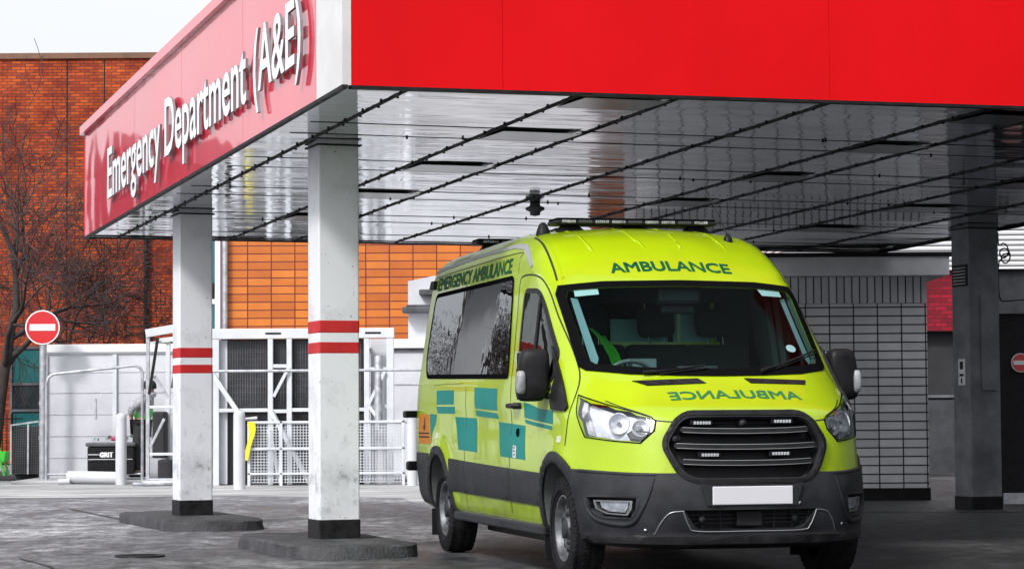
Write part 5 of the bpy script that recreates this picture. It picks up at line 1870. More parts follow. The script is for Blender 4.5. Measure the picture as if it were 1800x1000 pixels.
# front fascia: panels with a hairline joint between them
vj = [-0.66, 0.45, 3.0, 6.2, 9.56]
for k in range(len(vj) - 1):
    a, b_ = vj[k] + (0.0 if k == 0 else 0.0015), vj[k + 1] - 0.0015
    ua, ub = front_u(a), front_u(b_)
    mb = MB()
    q = [(a, ua, soff(ua) + 0.0), (b_, ub, soff(ub) + 0.0), (b_, ub + 0.06, soff(ub)), (a, ua + 0.06, soff(ua))]
    t = [(x, y, 5.0) for x, y, z in q]
    mb.add(q + t, [(0, 3, 2, 1), (4, 5, 6, 7), (0, 1, 5, 4), (1, 2, 6, 5), (2, 3, 7, 6), (3, 0, 4, 7)])
    mb.build('front_fascia', E_['fascia_red'], CAN)
mb = MB()
for a, b_ in ((-0.66, 9.56),):
    ua, ub = front_u(a), front_u(b_)
    mb.bar((a, ua + 0.02, soff(ua) - 0.012), (b_, ub + 0.02, soff(ub) - 0.012), 0.05, 0.022)
    mb.bar((a, ua + 0.075, soff(ua) - 0.010), (b_, ub + 0.075, soff(ub) - 0.010), 0.03, 0.02)
mb.build('bottom_trim', E_['black'], CAN)


def side_v(u):
    return L0 + (L1 - L0) * (u - front_u(L0)) / (UB - front_u(L0))


sj = [front_u(L0) + 0.0, -2.13, 0.25, 2.75, 5.1, UB]
for k in range(len(sj) - 1):
    a, b_ = sj[k] + 0.004, sj[k + 1] - 0.004
    mb = MB()
    q = [(side_v(a) - 0.07, a, soff(a)), (side_v(b_) - 0.07, b_, soff(b_)), (side_v(b_) - 0.005, b_, soff(b_)), (side_v(a) - 0.005, a, soff(a))]
    t = [(q[0][0], a, ztop(a)), (q[1][0], b_, ztop(b_)), (q[2][0], b_, ztop(b_)), (q[3][0], a, ztop(a))]
    mb.add(q + t, [(0, 1, 2, 3), (7, 6, 5, 4), (0, 4, 5, 1), (1, 5, 6, 2), (2, 6, 7, 3), (3, 7, 4, 0)])
    mb.build('corner_panel' if k == 0 else 'sign_fascia', E_['fascia_white'] if k == 0 else E_['fascia_gloss'], CAN)
mb = MB()
a, b_ = front_u(L0) - 0.03, UB + 0.05
mb.bar((side_v(a) - 0.06, a, ztop(a) + 0.05), (side_v(b_) - 0.06, b_, ztop(b_) + 0.05), 0.13, 0.095)
mb.build('roof_lip', E_['fascia_gloss'], CAN)
mb = MB()
mb.bar((side_v(a) - 0.06, a, soff(a) - 0.015), (side_v(b_) - 0.06, b_, soff(b_) - 0.015), 0.04, 0.026)
mb.bar((L1 - 0.05, UB - 0.02, soff(UB) - 0.012), (R1, UB - 0.02, soff(UB) - 0.012), 0.03, 0.02)
mb.bar((R1, UB, soff(UB) - 0.012), (R1, front_u(R1), soff(front_u(R1)) - 0.012), 0.04, 0.022)
mb.build('edge_trim', E_['black'], CAN)
jm = simple('joint_dark_red', (0.25, 0.01, 0.02), 0.5)
for k in (1, 2, 3, 4):
    u = sj[k]
    mb = MB(); mb.box((side_v(u) - 0.062, u - 0.006, soff(u) + 0.005), (side_v(u) - 0.03, u + 0.006, ztop(u) - 0.002))
    mb.build('panel_joint', jm, CAN)
mb = MB(); mb.box((side_v(UB) - 0.075, UB - 0.012, soff(UB)), (side_v(UB) - 0.0, UB + 0.03, ztop(UB)))
mb.build('end_cap', E_['fascia_gloss'], CAN)
# corner strip on the front face edge, raised white returns
# lettering in relief, standing on pins clear of the panel
LETW = E_['sign_white']
E_['letter_grey'] = simple('letter_grey', (0.20, 0.20, 0.22), 0.5)
def sign_word(word, u_start, u_end, zb0, zb1, hcap):
    """word runs from u_start (its left end, far) to u_end (near)"""
    bm, x0, x1 = text_mesh(word, 1.0, 0.012)
    cap_bm, c0, c1 = text_mesh('E', 1.0, 0.0)
    cap = max(v.co.y for v in cap_bm.verts); cap_bm.free()
    for v in bm.verts:
        t = (v.co.x - x0) / (x1 - x0)
        u = u_start + (u_end - u_start) * t
        zb = zb0 + (zb1 - zb0) * t
        v.co = Vector((side_v(u), u, zb + v.co.y / cap * hcap))
    bmesh.ops.recalc_face_normals(bm, faces=list(bm.faces))
    front = [(v.co.x - 0.07 - 0.056, v.co.y, v.co.z) for v in bm.verts]
    back = [(v.co.x - 0.07 - 0.032, v.co.y, v.co.z) for v in bm.verts]
    bm.verts.index_update()
    n = len(front)
    mb = MB()
    fc = [[v.index for v in f.verts] for f in bm.faces]
    mb.add(front, fc)
    rt_ = MB()
    rt_.add(front + back, [[i + n for i in reversed(f)] for f in fc] + [(e.verts[0].index, e.verts[1].index, e.verts[1].index + n, e.verts[0].index + n) for e in bm.edges if e.is_boundary])
    bm.free()
    o = mb.build('sign_lettering', LETW, CAN)
    rt_.build('letter_return', E_['letter_grey'], o)
    pins = MB()
    k = 0
    u = u_start - 0.12
    while u > u_end + 0.1:
        t = (u - u_start) / (u_end - u_start)
        zb = zb0 + (zb1 - zb0) * t
        for dz in (0.08, hcap * 0.62):
            pins.tube([(side_v(u) - 0.104, u, zb + dz), (side_v(u) - 0.069, u, zb + dz)], 0.012, 6)
        u -= 0.22
    return o


sign_word('Emergency', 6.38, 3.50, 3.44, 3.55, 0.515)
sign_word('Department', 3.28, -0.10, 3.567, 3.665, 0.525)
sign_word('(A&E)', -0.346, -1.885, 3.69, 3.765, 0.49)

# soffit seams with rows of fixing clips
clip_m = E_['black']
def seam_strip(v0, u0, u1, w=0.012):
    mb = MB()
    mb.bar((v0, u0, soff(u0) - 0.007), (v0, u1, soff(u1) - 0.007), w, 0.012)
    u = u0 + 0.1
    k = 0
    while u < u1 - 0.05:
        s = 1 if k % 2 else -1
        mb.lathe([(0, -0.013), (0.011, -0.011), (0.013, 0.0)], 8, Matrix.Translation((v0 + s * 0.026, u, soff(u) - 0.002)) @ Matrix.Rotation(0, 4, 'X'))
        u += 0.24
        k += 1
    return mb.build('soffit_seam', clip_m, CAN)


for v0 in (-0.22, 1.066, 1.85, 3.06, 4.42, 5.07, 6.32, 7.1, 8.35):
    seam_strip(v0, front_u(v0) + 0.10, UB - 0.03)
rng = random.Random(11)
for u in (-1.08, -0.46, 1.04, 1.68, 3.18, 3.82, 5.33, 5.97, 7.3):
    mb = MB()
    mb.bar((L1 + 0.05, u, soff(u) - 0.002), (R1 - 0.05, u, soff(u) - 0.002), 0.0035, 0.004)
    for q in range(4):
        vv = rng.uniform(-0.4, 9.3)
        mb.lathe([(0, -0.018), (0.009, -0.015), (0.012, 0.0)], 7, Matrix.Translation((vv, u + rng.choice((-0.03, 0.03)), soff(u) - 0.001)))
    mb.build('soffit_joint', E_['black'], CAN)
for v0, v1 in ((1.10, 1.82), (4.46, 5.03), (7.14, 7.9)):
    for u in (-2.55, -0.78, 1.36, 3.5, 5.65):
        mb = MB(); mb.box((v0 + 0.02, u - 0.30, soff(u - 0.3) - 0.020), (v1 - 0.02, u + 0.30, soff(u + 0.3) - 0.004))
        mb.build('light_panel', simple('unlit_light_panel', (0.03, 0.04, 0.042), 0.18, spec=0.6), CAN)
sn = MB()
sn.lathe([(0.0, 0.0), (0.05, 0.0), (0.055, -0.03), (0.095, -0.045), (0.098, -0.07), (0.055, -0.09), (0.05, -0.125), (0.0, -0.135)], 20)
so_ = sn.build('smoke_detector', E_['dark_grey'], CAN)
so_.location = (3.24, 3.87, soff(3.87))

# --------------------------------------------------------------- pillars
def pillar(lab, vv, uu, hw, bands, base_z, grime=True, band=True, mat=None):
    T = thing('canopy_pillar', lab, 'pillar', (CP[0] + vv * math.cos(CA) - uu * math.sin(CA), CP[1] + vv * math.sin(CA) + uu * math.cos(CA), 0), CA, 'pillars holding up the canopy')
    z1 = soff(uu) + 0.02
    mb = MB(); mb.bbox((-hw, -hw, base_z), (hw, hw, z1), 0.012, 2); mb.build('shaft', mat or E_['render'], T)
    if band:
        for z0, zz in bands:
            mb = MB(); mb.bbox((-hw - 0.003, -hw - 0.003, z0), (hw + 0.003, hw + 0.003, zz), 0.013, 2); mb.build('red_band', E_['band'], T)
    mb = MB(); mb.bbox((-hw - 0.006, -hw - 0.006, base_z - 0.02), (hw + 0.006, hw + 0.006, base_z + 0.155), 0.012, 2); mb.build('black_base', E_['black'], T)
    mb = MB(); mb.box((-hw - 0.02, -hw - 0.02, soff(uu) - 0.03), (hw + 0.02, hw + 0.02, soff(uu) - 0.016)); mb.build('head_collar', E_['black'], T)
    return T


def render_mat():
    """painted concrete: flaking low down, grey scuffs at bumper height"""
    m, nt, b = nm('scuffed_white_pillar')
    tc = N(nt, 'ShaderNodeTexCoord')
    n = N(nt, 'ShaderNodeTexNoise', _Scale=2.2, _Detail=10, _Roughness=0.66)
    nt.links.new(tc.outputs['Object'], n.inputs['Vector'])
    base = ramp(nt, n.outputs['Fac'], [(0.28, (0.47, 0.48, 0.515)), (0.5, (0.66, 0.675, 0.72))])
    sp = N(nt, 'ShaderNodeSeparateXYZ'); nt.links.new(tc.outputs['Object'], sp.inputs[0])
    hgt = ramp(nt, sp.outputs['Z'], [(0.0, (0.75,) * 3), (0.45, (0.9,) * 3), (0.78, (1.0,) * 3), (1.0, (0.25,) * 3)])
    mpz = N(nt, 'ShaderNodeMapRange'); mpz.inputs['From Min'].default_value = 0.2; mpz.inputs['From Max'].default_value = 1.7
    nt.links.new(sp.outputs['Z'], mpz.inputs[0])
    hgt = ramp(nt, mpz.outputs[0], [(0.0, (0.3,) * 3), (0.28, (0.75,) * 3), (0.45, (0.3,) * 3), (0.7, (0.07,) * 3), (1.0, (0.03,) * 3)])
    n2 = N(nt, 'ShaderNodeTexNoise', _Scale=5.5, _Detail=12, _Roughness=0.75)
    nt.links.new(tc.outputs['Object'], n2.inputs['Vector'])
    spots = ramp(nt, n2.outputs['Fac'], [(0.52, (0, 0, 0)), (0.68, (1, 1, 1))])
    mm = N(nt, 'ShaderNodeMix', data_type='RGBA', blend_type='MULTIPLY'); mm.inputs['Factor'].default_value = 1.0
    nt.links.new(hgt, mm.inputs['A']); nt.links.new(spots, mm.inputs['B'])
    mx = N(nt, 'ShaderNodeMix', data_type='RGBA')
    nt.links.new(mm.outputs['Result'], mx.inputs['Factor'])
    nt.links.new(base, mx.inputs['A']); mx.inputs['B'].default_value = (0.085, 0.088, 0.10, 1)
    n3 = N(nt, 'ShaderNodeTexNoise', _Scale=26.0, _Detail=3, _Roughness=0.6)
    nt.links.new(tc.outputs['Object'], n3.inputs['Vector'])
    fl = ramp(nt, n3.outputs['Fac'], [(0.27, (0.22,) * 3), (0.32, (1, 1, 1))])
    fx = N(nt, 'ShaderNodeMix', data_type='RGBA', blend_type='MULTIPLY'); fx.inputs['Factor'].default_value = 1.0
    nt.links.new(mx.outputs['Result'], fx.inputs['A']); nt.links.new(fl, fx.inputs['B'])
    nt.links.new(fx.outputs['Result'], b.inputs['Base Color'])
    P(b, rough=0.6)
    bp = N(nt, 'ShaderNodeBump', _Strength=0.35, _Distance=0.01)
    nt.links.new(n2.outputs['Fac'], bp.inputs['Height']); nt.links.new(bp.outputs[0], b.inputs['Normal'])
    return m


PM = render_mat()
pillar('nearest white pillar with two red bands, standing left of the ambulance', 0.045, 0.13, 0.172, ((1.617, 1.72), (1.785, 1.898)), 0.11, mat=PM)
pillar('second white pillar with two red bands, in front of the steel cage', 0.045, 5.48, 0.172, ((1.555, 1.655), (1.715, 1.828)), 0.11, mat=PM)
GP = noise_mat('grey_pillar_paint', (0.10, 0.105, 0.115), (0.24, 0.25, 0.27), 2.2, (0.5, 0.75), 0.3, detail=10)
P3 = pillar('grey unbanded pillar at the right edge with a notice plate and black base', 9.13, 5.16, 0.195, (), 0.0, band=False, mat=GP)
mb = MB(); mb.bbox((-0.21, -0.17, 2.55), (-0.196, 0.16, 2.80), 0.004)
pq = mb.build('notice_plate', E_['dark'], P3)
mb = MB()
for k in range(6):
    mb.box((-0.214, -0.14, 2.575 + k * 0.036), (-0.2105, 0.13, 2.585 + k * 0.036))
mb.build('plate_rule', E_['galv'], pq)
mb = MB(); mb.bbox((-0.206, -0.09, 1.42), (-0.196, 0.06, 1.72), 0.005)
pq = mb.build('small_sign', E_['sign_white'], P3)
mb = MB()
mb.box((-0.2085, -0.05, 1.60), (-0.2065, 0.02, 1.69)); mb.box((-0.2085, -0.06, 1.52), (-0.2065, 0.03, 1.55)); mb.box((-0.2085, -0.03, 1.44), (-0.2065, 0.0, 1.5))
mb.build('sign_mark', E_['black'], pq)
mb = MB(); mb.bbox((-0.06, -0.22, 1.35), (0.16, -0.196, 2.45), 0.01); mb.build('patch_panel', GP, P3)


# kerbed islands under the pillars
def island(lab, vv, uu, hv, hu):
    r = 0.42
    pts = round_poly([(-hv, -hu), (hv, -hu), (hv, hu), (-hv, hu)], r, 7)
    n = len(pts)
    rng = random.Random(int(uu * 10))
    mb = MB()
    V = []
    for sc, z in ((1.035, 0.0), (1.025, 0.05), (1.015, 0.088), (0.985, 0.103), (0.55, 0.104)):
        for x, y in pts:
            V.append((x * sc + rng.uniform(-1, 1) * 0.008, y * sc + rng.uniform(-1, 1) * 0.008, z + rng.uniform(-1, 1) * 0.005 * (z > 0)))
    F = []
    for a in range(4):
        for i in range(n):
            j = (i + 1) % n
            F.append((a * n + i, a * n + j, (a + 1) * n + j, (a + 1) * n + i))
    F.append(tuple(4 * n + i for i in range(n)))
    mb.add(V, F, True)
    o = mb.build('pillar_island', E_['kerb'], angle=40)
    o.location = (CP[0] + vv * math.cos(CA) - uu * math.sin(CA), CP[1] + vv * math.sin(CA) + uu * math.cos(CA), 0)
    o.rotation_euler = (0, 0, CA)
    tag(o, lab, 'kerb island', 'kerbed islands under the pillars')


island('low dark kerbed island under the nearest pillar', -0.03, 0.15, 0.50, 1.22)
island('low dark kerbed island under the second pillar', 0.0, 5.45, 0.50, 1.40)

# --------------------------------------------------------------- kiosk
KI = thing('kiosk', 'white glazed brick kiosk with a projecting flat roof behind the ambulance', 'kiosk', (1.6, 31.0, 0))
E_['glazed'] = brick_mat('white_glazed_brick', (0.76, 0.77, 0.80), (0.62, 0.63, 0.66), (0.012, 0.012, 0.016), 0.305, 0.1115, mort=0.009, rough=0.4, noise=0.4, offset=0.0, spec=0.5, bump=0.5)
E_['soldier'] = brick_mat('white_soldier_course', (0.68, 0.69, 0.72), (0.52, 0.53, 0.56), (0.012, 0.012, 0.016), 0.0975, 0.6, mort=0.009, rough=0.4, noise=0.4, offset=0.0, spec=0.5, bump=0.5)
mb = MB(); mb.box((0, 0, 0.16), (3.68, 3.0, 2.50)); mb.build('wall', E_['glazed'], KI)
mb = MB(); mb.box((-0.002, -0.002, 2.505), (3.682, 3.0, 2.84)); mb.build('soldier_course', E_['soldier'], KI)
mb = MB(); mb.box((0.02, 0.02, 0.0), (3.70, 3.0, 0.158)); mb.build('plinth', E_['black'], KI)
E_['fascia_board'] = noise_mat('grey_fascia_board', (0.58, 0.59, 0.61), (0.78, 0.79, 0.82), 1.5, (0.5, 0.7), 0.1, detail=8)
mb = MB(); mb.box((-0.3, -0.32, 2.842), (3.92, 3.2, 3.075)); mb.build('roof_fascia', E_['fascia_board'], KI)
mb = MB(); mb.box((-0.33, -0.35, 3.077), (3.95, 3.2, 3.13)); mb.build('roof_felt', E_['black'], KI)

# building behind the kiosk on the right
RB = thing('clad_building', 'building behind the kiosk with white ribbed cladding over a crimson brick band', 'building', (5.0, 45.0, 0))
mb = MB(); mb.box((0, 0, 2.62), (9, 6, 3.74)); mb.build('brick_band', E_['red_brick'], RB)
def ribs_mat():
    m, nt, b = nm('white_ribbed_cladding')
    tc = N(nt, 'ShaderNodeTexCoord')
    wv = N(nt, 'ShaderNodeTexWave', wave_type='BANDS', bands_direction='Z', _Scale=3.3)
    nt.links.new(tc.outputs['Object'], wv.inputs['Vector'])
    nt.links.new(ramp(nt, wv.outputs['Fac'], [(0.12, (0.10, 0.10, 0.11)), (0.28, (0.70, 0.70, 0.73))]), b.inputs['Base Color'])
    bp = N(nt, 'ShaderNodeBump', _Strength=0.5, _Distance=0.03)
    nt.links.new(wv.outputs['Fac'], bp.inputs['Height']); nt.links.new(bp.outputs[0], b.inputs['Normal'])
    P(b, rough=0.45)
    return m
mb = MB(); mb.box((-0.0, -0.10, 3.742), (9, 6, 7.2)); mb.build('cladding', ribs_mat(), RB)
mb = MB(); mb.box((0, 0.25, 0), (9, 6, 2.618)); mb.build('ground_floor', E_['dark'], RB)
mb = MB(); mb.box((1.9, 0.05, 0), (9, 0.24, 1.35)); mb.build('dado_wall', noise_mat('stained_dark_render', (0.012, 0.013, 0.016), (0.055, 0.058, 0.068), 1.6, (0.6, 0.9), 0.2, detail=9), RB)
mb = MB()
for x in (2.2, 3.4, 4.6):
    mb.bar((x, 0.2, 1.4), (x, 0.2, 2.6), 0.06)
mb.bar((1.8, 0.2, 1.42), (7, 0.2, 1.42), 0.05)
mb.build('window_mullion', E_['dark_grey'], RB)

PO = thing('grey_portal', 'grey concrete portal with a dark doorway at the right picture edge', 'portal', (5.90, 29.5, 0))
mb = MB(); mb.box((0, 0, 2.30), (3.2, 0.35, 2.80)); mb.build('lintel', GP, PO)
mb = MB(); mb.box((-0.02, -0.05, 2.80), (3.2, 0.4, 2.84)); mb.build('capping', E_['black'], PO)
mb = MB(); mb.box((0.0, 0.06, 0.0), (3.2, 0.30, 2.298)); mb.build('door_leaf', E_['black'], PO)
mb = MB(); mb.box((0.02, 0.0, 0.0), (0.40, 0.055, 0.135)); mb.build('step', E_['galv'], PO)
RX = Matrix.Translation((6.155, 29.52, 1.705)) @ Matrix.Rotation(PI / 2, 4, 'X')
WN = thing('door_sign', 'small round red sign with a white bar on the dark door at the right', 'sign')
mb = MB(); mb.lathe([(0, 0.0), (0.115, 0.0), (0.115, 0.012), (0, 0.012)], 32, RX, False); mb.build('sign_edge', E_['sign_white'], WN)
mb = MB(); mb.lathe([(0.105, 0.0122), (0.105, 0.015), (0, 0.015)], 32, RX, False); mb.build('sign_face', E_['sign_red'], WN)
mb = MB(); mb.box((6.065, 29.501, 1.68), (6.245, 29.504, 1.73)); mb.build('white_bar', E_['sign_white'], WN)
# cable drop with loops beside the pillar
cb = MB()
pts = [(5.66, 28.3, 3.20), (5.67, 28.3, 3.05)]
for k in range(22):
    a = k * 0.62
    pts.append((5.72 + 0.055 * math.sin(a) + 0.002 * k, 28.3, 3.0 - 0.006 * k + 0.07 * math.cos(a)))
pts += [(5.67, 28.3, 2.85), (5.66, 28.3, 2.55), (5.68, 28.3, 2.42), (5.78, 28.32, 2.40), (6.4, 28.4, 2.45)]
cb.tube(catmull(pts, 3), 0.009, 6)
tag(cb.build('cable', E_['black']), 'black cable with a coiled loop hanging beside the grey right pillar', 'cable')

# ----------------------------------------------------------------- trees
def tree(name_loc, height, spread, seed, lab, twigs=2600, lean=0.0, levels=5, trunk_r=0.16, tm='twig'):
    rng = random.Random(seed)
    T = thing('bare_tree', lab, 'tree', name_loc, 0)
    tr, tw = MB(), MB()
    count = [0]

    def grow(p, d, L, r, lev):
        n = 4 if lev < 3 else 3
        pts, rs = [p], [r]
        q = p
        dd = d
        for i in range(n):
            dd = (dd + Vector((rng.gauss(0, 1), rng.gauss(0, 1), rng.gauss(0, 1) + 0.12)) * (0.10 + 0.035 * lev)).normalized()
            q = q + dd * (L / n)
            pts.append(q)
            rs.append(max(0.0075, r * (1 - 0.42 * (i + 1) / n)))
        (tr if lev < 3 else tw).tube(pts, rs, 8 if lev < 2 else (5 if lev < 3 else 3), caps=False)
        count[0] += 1
        if lev >= levels or count[0] > twigs:
            return
        k = rng.choice((2, 3, 3)) if lev < 2 else rng.choice((3, 4, 4))
        for c in range(k):
            t = rng.uniform(0.35, 1.0) if lev else rng.uniform(0.55, 1.0)
            i = min(int(t * n), n - 1)
            base = pts[i].lerp(pts[i + 1], t * n - i)
            a = rng.uniform(0, 2 * PI)
            side = dd.orthogonal().normalized()
            side = Matrix.Rotation(a, 3, dd) @ side
            nd = (dd * rng.uniform(0.5, 0.95) + side * rng.uniform(0.55, 1.0) * spread).normalized()
            grow(base, nd, L * rng.uniform(0.55, 0.82), rs[i + 1] * rng.uniform(0.55, 0.78), lev + 1)
        grow(q, dd, L * 0.78, rs[-1] * 0.9, lev + 1)

    grow(Vector((0, 0, 0)), Vector((lean, 0, 1)).normalized(), height * 0.30, trunk_r, 0)
    tr.build('trunk', E_['bark'], T)
    tw.build('crown', E_[tm], T)
    return T


tree((-11.4, 53.0, 0), 10.2, 0.85, 21, 'bare winter tree with dark limbs against the brick wall at the left', 2900, 0.10, trunk_r=0.17)
tree((-10.2, 56.5, 0), 8.6, 0.95, 44, 'thin bare tree with fine brown twigs standing close to the brick wall', 1300, 0.05, trunk_r=0.08)
for k, (x, y, h, sd_, lab) in enumerate(((-9.9, 37.0, 5.0, 5, 'small bare tree beyond the left picture edge nearest the hoarding'), (-12.2, 42.0, 5.6, 8, 'bare tree beyond the left picture edge behind the yard wall'), (-14.6, 47.0, 6, 13, 'bare tree farthest beyond the left picture edge'), (-11.4, 39.2, 5.0, 31, 'small twiggy tree beyond the left picture edge'))):
    tree((x, y, 0), h, 0.95, sd_, lab, 2400, trunk_r=0.15, tm='bark')
LB = thing('terrace', 'long dark brick terrace added out of view to reflect in the sign panel', 'building', (-40, 47, 0))  # unseen building added and sized for its reflection in the sign fascia
mb = MB(); mb.box((0, 0, 0), (22.8, 3, 6.4)); mb.build('wall', brick_mat('dark_brown_brick', (0.040, 0.034, 0.032), (0.018, 0.016, 0.016), (0.05, 0.05, 0.05), 0.225, 0.075, noise=0.6), LB)
mb = MB(); mb.prism([(-0.3, 6.4), (3.3, 6.4), (1.5, 7.2)], -0.2, 23.0, Matrix(((0, 0, 1, 0), (1, 0, 0, 0), (0, 1, 0, 0), (0, 0, 0, 1)))); mb.build('roof', E_['dark'], LB)
for k in range(8):
    for z in (0.9, 3.8):
        mb = MB(); mb.box((1.2 + k * 2.75, -0.03, z), (2.3 + k * 2.75, 0.02, z + 1.5)); wn_ = mb.build('window', E_['dark_glass'], LB)
        mb = MB(); mb.box((1.15 + k * 2.75, -0.06, z - 0.08), (2.35 + k * 2.75, -0.031, z - 0.005)); mb.box((1.72 + k * 2.75, -0.05, z), (1.78 + k * 2.75, -0.031, z + 1.5)); mb.build('frame', E_['white'], wn_)
yw = MB(); yw.box((-30, 40.0, 0), (-11.2, 40.2, 1.5))  # low wall added out of view for the van windows to reflect
tag(yw.build('reflected_wall', E_['white']), 'white rendered yard wall added out of view to reflect in the van windows', 'wall')

# ---------------------------------------------------------------- worker
def skin_body(name, pts, edges, radii, mat, root=0, sub=2):
    me = bpy.data.meshes.new(name)
    me.from_pydata(pts, edges, [])
    o = bpy.data.objects.new(name, me)
    COL.objects.link(o)
    sk = o.modifiers.new('skin', 'SKIN')
    sk.use_smooth_shade = True
    for i, r in enumerate(radii):
        me.skin_vertices[0].data[i].radius = (r, r) if not isinstance(r, tuple) else r
    me.skin_vertices[0].data[root].use_root = True
    ss = o.modifiers.new('sub', 'SUBSURF'); ss.levels = sub; ss.render_levels = sub
    bpy.context.view_layer.update()
    dg = bpy.context.evaluated_depsgraph_get()
    m2 = bpy.data.meshes.new_from_object(o.evaluated_get(dg))
    o.modifiers.clear()
    o.data = m2
    m2.materials.clear(); m2.materials.append(mat)
    m2.polygons.foreach_set('use_smooth', [True] * len(m2.polygons))
    return o


skin_m = noise_mat('skin', (0.34, 0.19, 0.13), (0.42, 0.25, 0.17), 12, (0.5, 0.6), 0.05)
# worker stands facing left, bending to the work in his hands; x = right, y = away, z = up (root at the feet)
J = {'pelvis': (0.0, 0, 0.90), 'waist': (0.03, 0, 1.06), 'chest': (0.10, 0, 1.26), 'neck': (0.15, 0, 1.395), 'headlow': (0.16, -0.01, 1.455), 'head': (0.15, -0.02, 1.54), 'crown': (0.15, -0.02, 1.61),
     'hipL': (0.0, -0.10, 0.86), 'kneeL': (-0.05, -0.12, 0.48), 'ankL': (-0.02, -0.12, 0.10), 'toeL': (-0.16, -0.12, 0.04),
     'hipR': (0.0, 0.10, 0.86), 'kneeR': (-0.02, 0.14, 0.48), 'ankR': (0.05, 0.14, 0.10), 'toeR': (-0.09, 0.14, 0.04),
     'shL': (0.10, -0.19, 1.34), 'elL': (-0.12, -0.22, 1.20), 'wrL': (-0.16, -0.16, 1.06), 'pmL': (-0.14, -0.13, 1.00),
     'shR': (0.10, 0.19, 1.34), 'elR': (-0.06, 0.22, 1.14), 'wrR': (-0.15, 0.06, 1.08), 'pmR': (-0.17, 0.0, 1.05)}
names = list(J)
EDG = [('pelvis', 'waist'), ('waist', 'chest'), ('chest', 'neck'), ('neck', 'headlow'), ('headlow', 'head'), ('head', 'crown'), ('pelvis', 'hipL'), ('hipL', 'kneeL'), ('kneeL', 'ankL'), ('ankL', 'toeL'),
       ('pelvis', 'hipR'), ('hipR', 'kneeR'), ('kneeR', 'ankR'), ('ankR', 'toeR'), ('chest', 'shL'), ('shL', 'elL'), ('elL', 'wrL'), ('wrL', 'pmL'), ('chest', 'shR'), ('shR', 'elR'), ('elR', 'wrR'), ('wrR', 'pmR')]
RAD = {'pelvis': 0.135, 'waist': 0.125, 'chest': 0.145, 'neck': 0.055, 'headlow': 0.070, 'head': 0.098, 'crown': 0.075, 'hipL': 0.09, 'hipR': 0.09, 'kneeL': 0.062, 'kneeR': 0.062, 'ankL': 0.045, 'ankR': 0.045,
       'toeL': 0.04, 'toeR': 0.04, 'shL': 0.068, 'shR': 0.068, 'elL': 0.048, 'elR': 0.048, 'wrL': 0.032, 'wrR': 0.032, 'pmL': 0.038, 'pmR': 0.038}
pts = [J[n] for n in names]; rd = [RAD[n] for n in names]
edges = [(names.index(a), names.index(b)) for a, b in EDG]
for hand, sgn in (('L', 1), ('R', -1)):       # fingers rooted in the palm
    p = Vector(J['pm' + hand])
    for k, (dy, ln) in enumerate(((-0.028, 0.06), (-0.010, 0.07), (0.010, 0.065), (0.028, 0.052))):
        i0 = len(pts)
        pts.append(tuple(p + Vector((-0.01, dy, -0.03)))); rd.append(0.010)
        pts.append(tuple(p + Vector((-0.02, dy, -0.03 - ln * 0.55)))); rd.append(0.009)
        pts.append(tuple(p + Vector((0.0, dy, -0.03 - ln)))); rd.append(0.008)
        edges += [(names.index('pm' + hand), i0), (i0, i0 + 1), (i0 + 1, i0 + 2)]
    i0 = len(pts)
    pts.append(tuple(p + Vector((0.02, 0.03 * sgn, -0.01)))); rd.append(0.011)
    pts.append(tuple(p + Vector((0.025, 0.045 * sgn, -0.05)))); rd.append(0.009)
    edges += [(names.index('pm' + hand), i0), (i0, i0 + 1)]
WK = skin_body('person', pts, edges, rd, skin_m)
WK.location = (-6.44, 42.25, 0.10)
tag(WK, 'person in a dark beanie, grey sleeves and green hi-vis vest stooping beside the steel cage', 'person')


def clothes(name, keys, eds, grow, mat):
    idx = list(keys)
    o = skin_body(name, [J[k] for k in idx], [(idx.index(a), idx.index(b)) for a, b in eds], [RAD[k] + grow.get(k, 0.014) for k in idx], mat)
    o.parent = WK
    return o


clothes('trousers', ['pelvis', 'hipL', 'kneeL', 'ankL', 'hipR', 'kneeR', 'ankR'], [('pelvis', 'hipL'), ('hipL', 'kneeL'), ('kneeL', 'ankL'), ('pelvis', 'hipR'), ('hipR', 'kneeR'), ('kneeR', 'ankR')], {'ankL': 0.03, 'ankR': 0.03, 'kneeL': 0.035, 'kneeR': 0.035, 'hipL': 0.03, 'hipR': 0.03, 'pelvis': 0.03}, noise_mat('black_trousers', (0.008, 0.008, 0.010), (0.03, 0.03, 0.035), 20, (0.8, 0.9), 0.2))
clothes('jacket', ['neck', 'pelvis', 'waist', 'chest', 'shL', 'elL', 'wrL', 'shR', 'elR', 'wrR'], [('chest', 'neck'), ('pelvis', 'waist'), ('waist', 'chest'), ('chest', 'shL'), ('shL', 'elL'), ('elL', 'wrL'), ('chest', 'shR'), ('shR', 'elR'), ('elR', 'wrR')], {'pelvis': 0.02, 'neck': 0.028, 'chest': 0.03, 'waist': 0.025, 'shL': 0.03, 'shR': 0.03, 'elL': 0.03, 'elR': 0.03, 'wrL': 0.02, 'wrR': 0.02}, noise_mat('grey_jacket', (0.22, 0.22, 0.24), (0.42, 0.42, 0.46), 14, (0.7, 0.9), 0.3))
vest = clothes('hi_vis_vest', ['pelvis', 'waist', 'chest'], [('pelvis', 'waist'), ('waist', 'chest')], {'pelvis': 0.0, 'waist': 0.046, 'chest': 0.044}, simple('vest_green', (0.06, 0.62, 0.06), 0.7))
sc_ = MB(); sc_.lathe([(0.085, -0.05), (0.115, -0.02), (0.112, 0.03), (0.085, 0.05), (0.07, 0.02)], 20, Matrix.Translation((0.155, 0, 1.42)))
sc_.build('scarf', E_['galv'], WK)
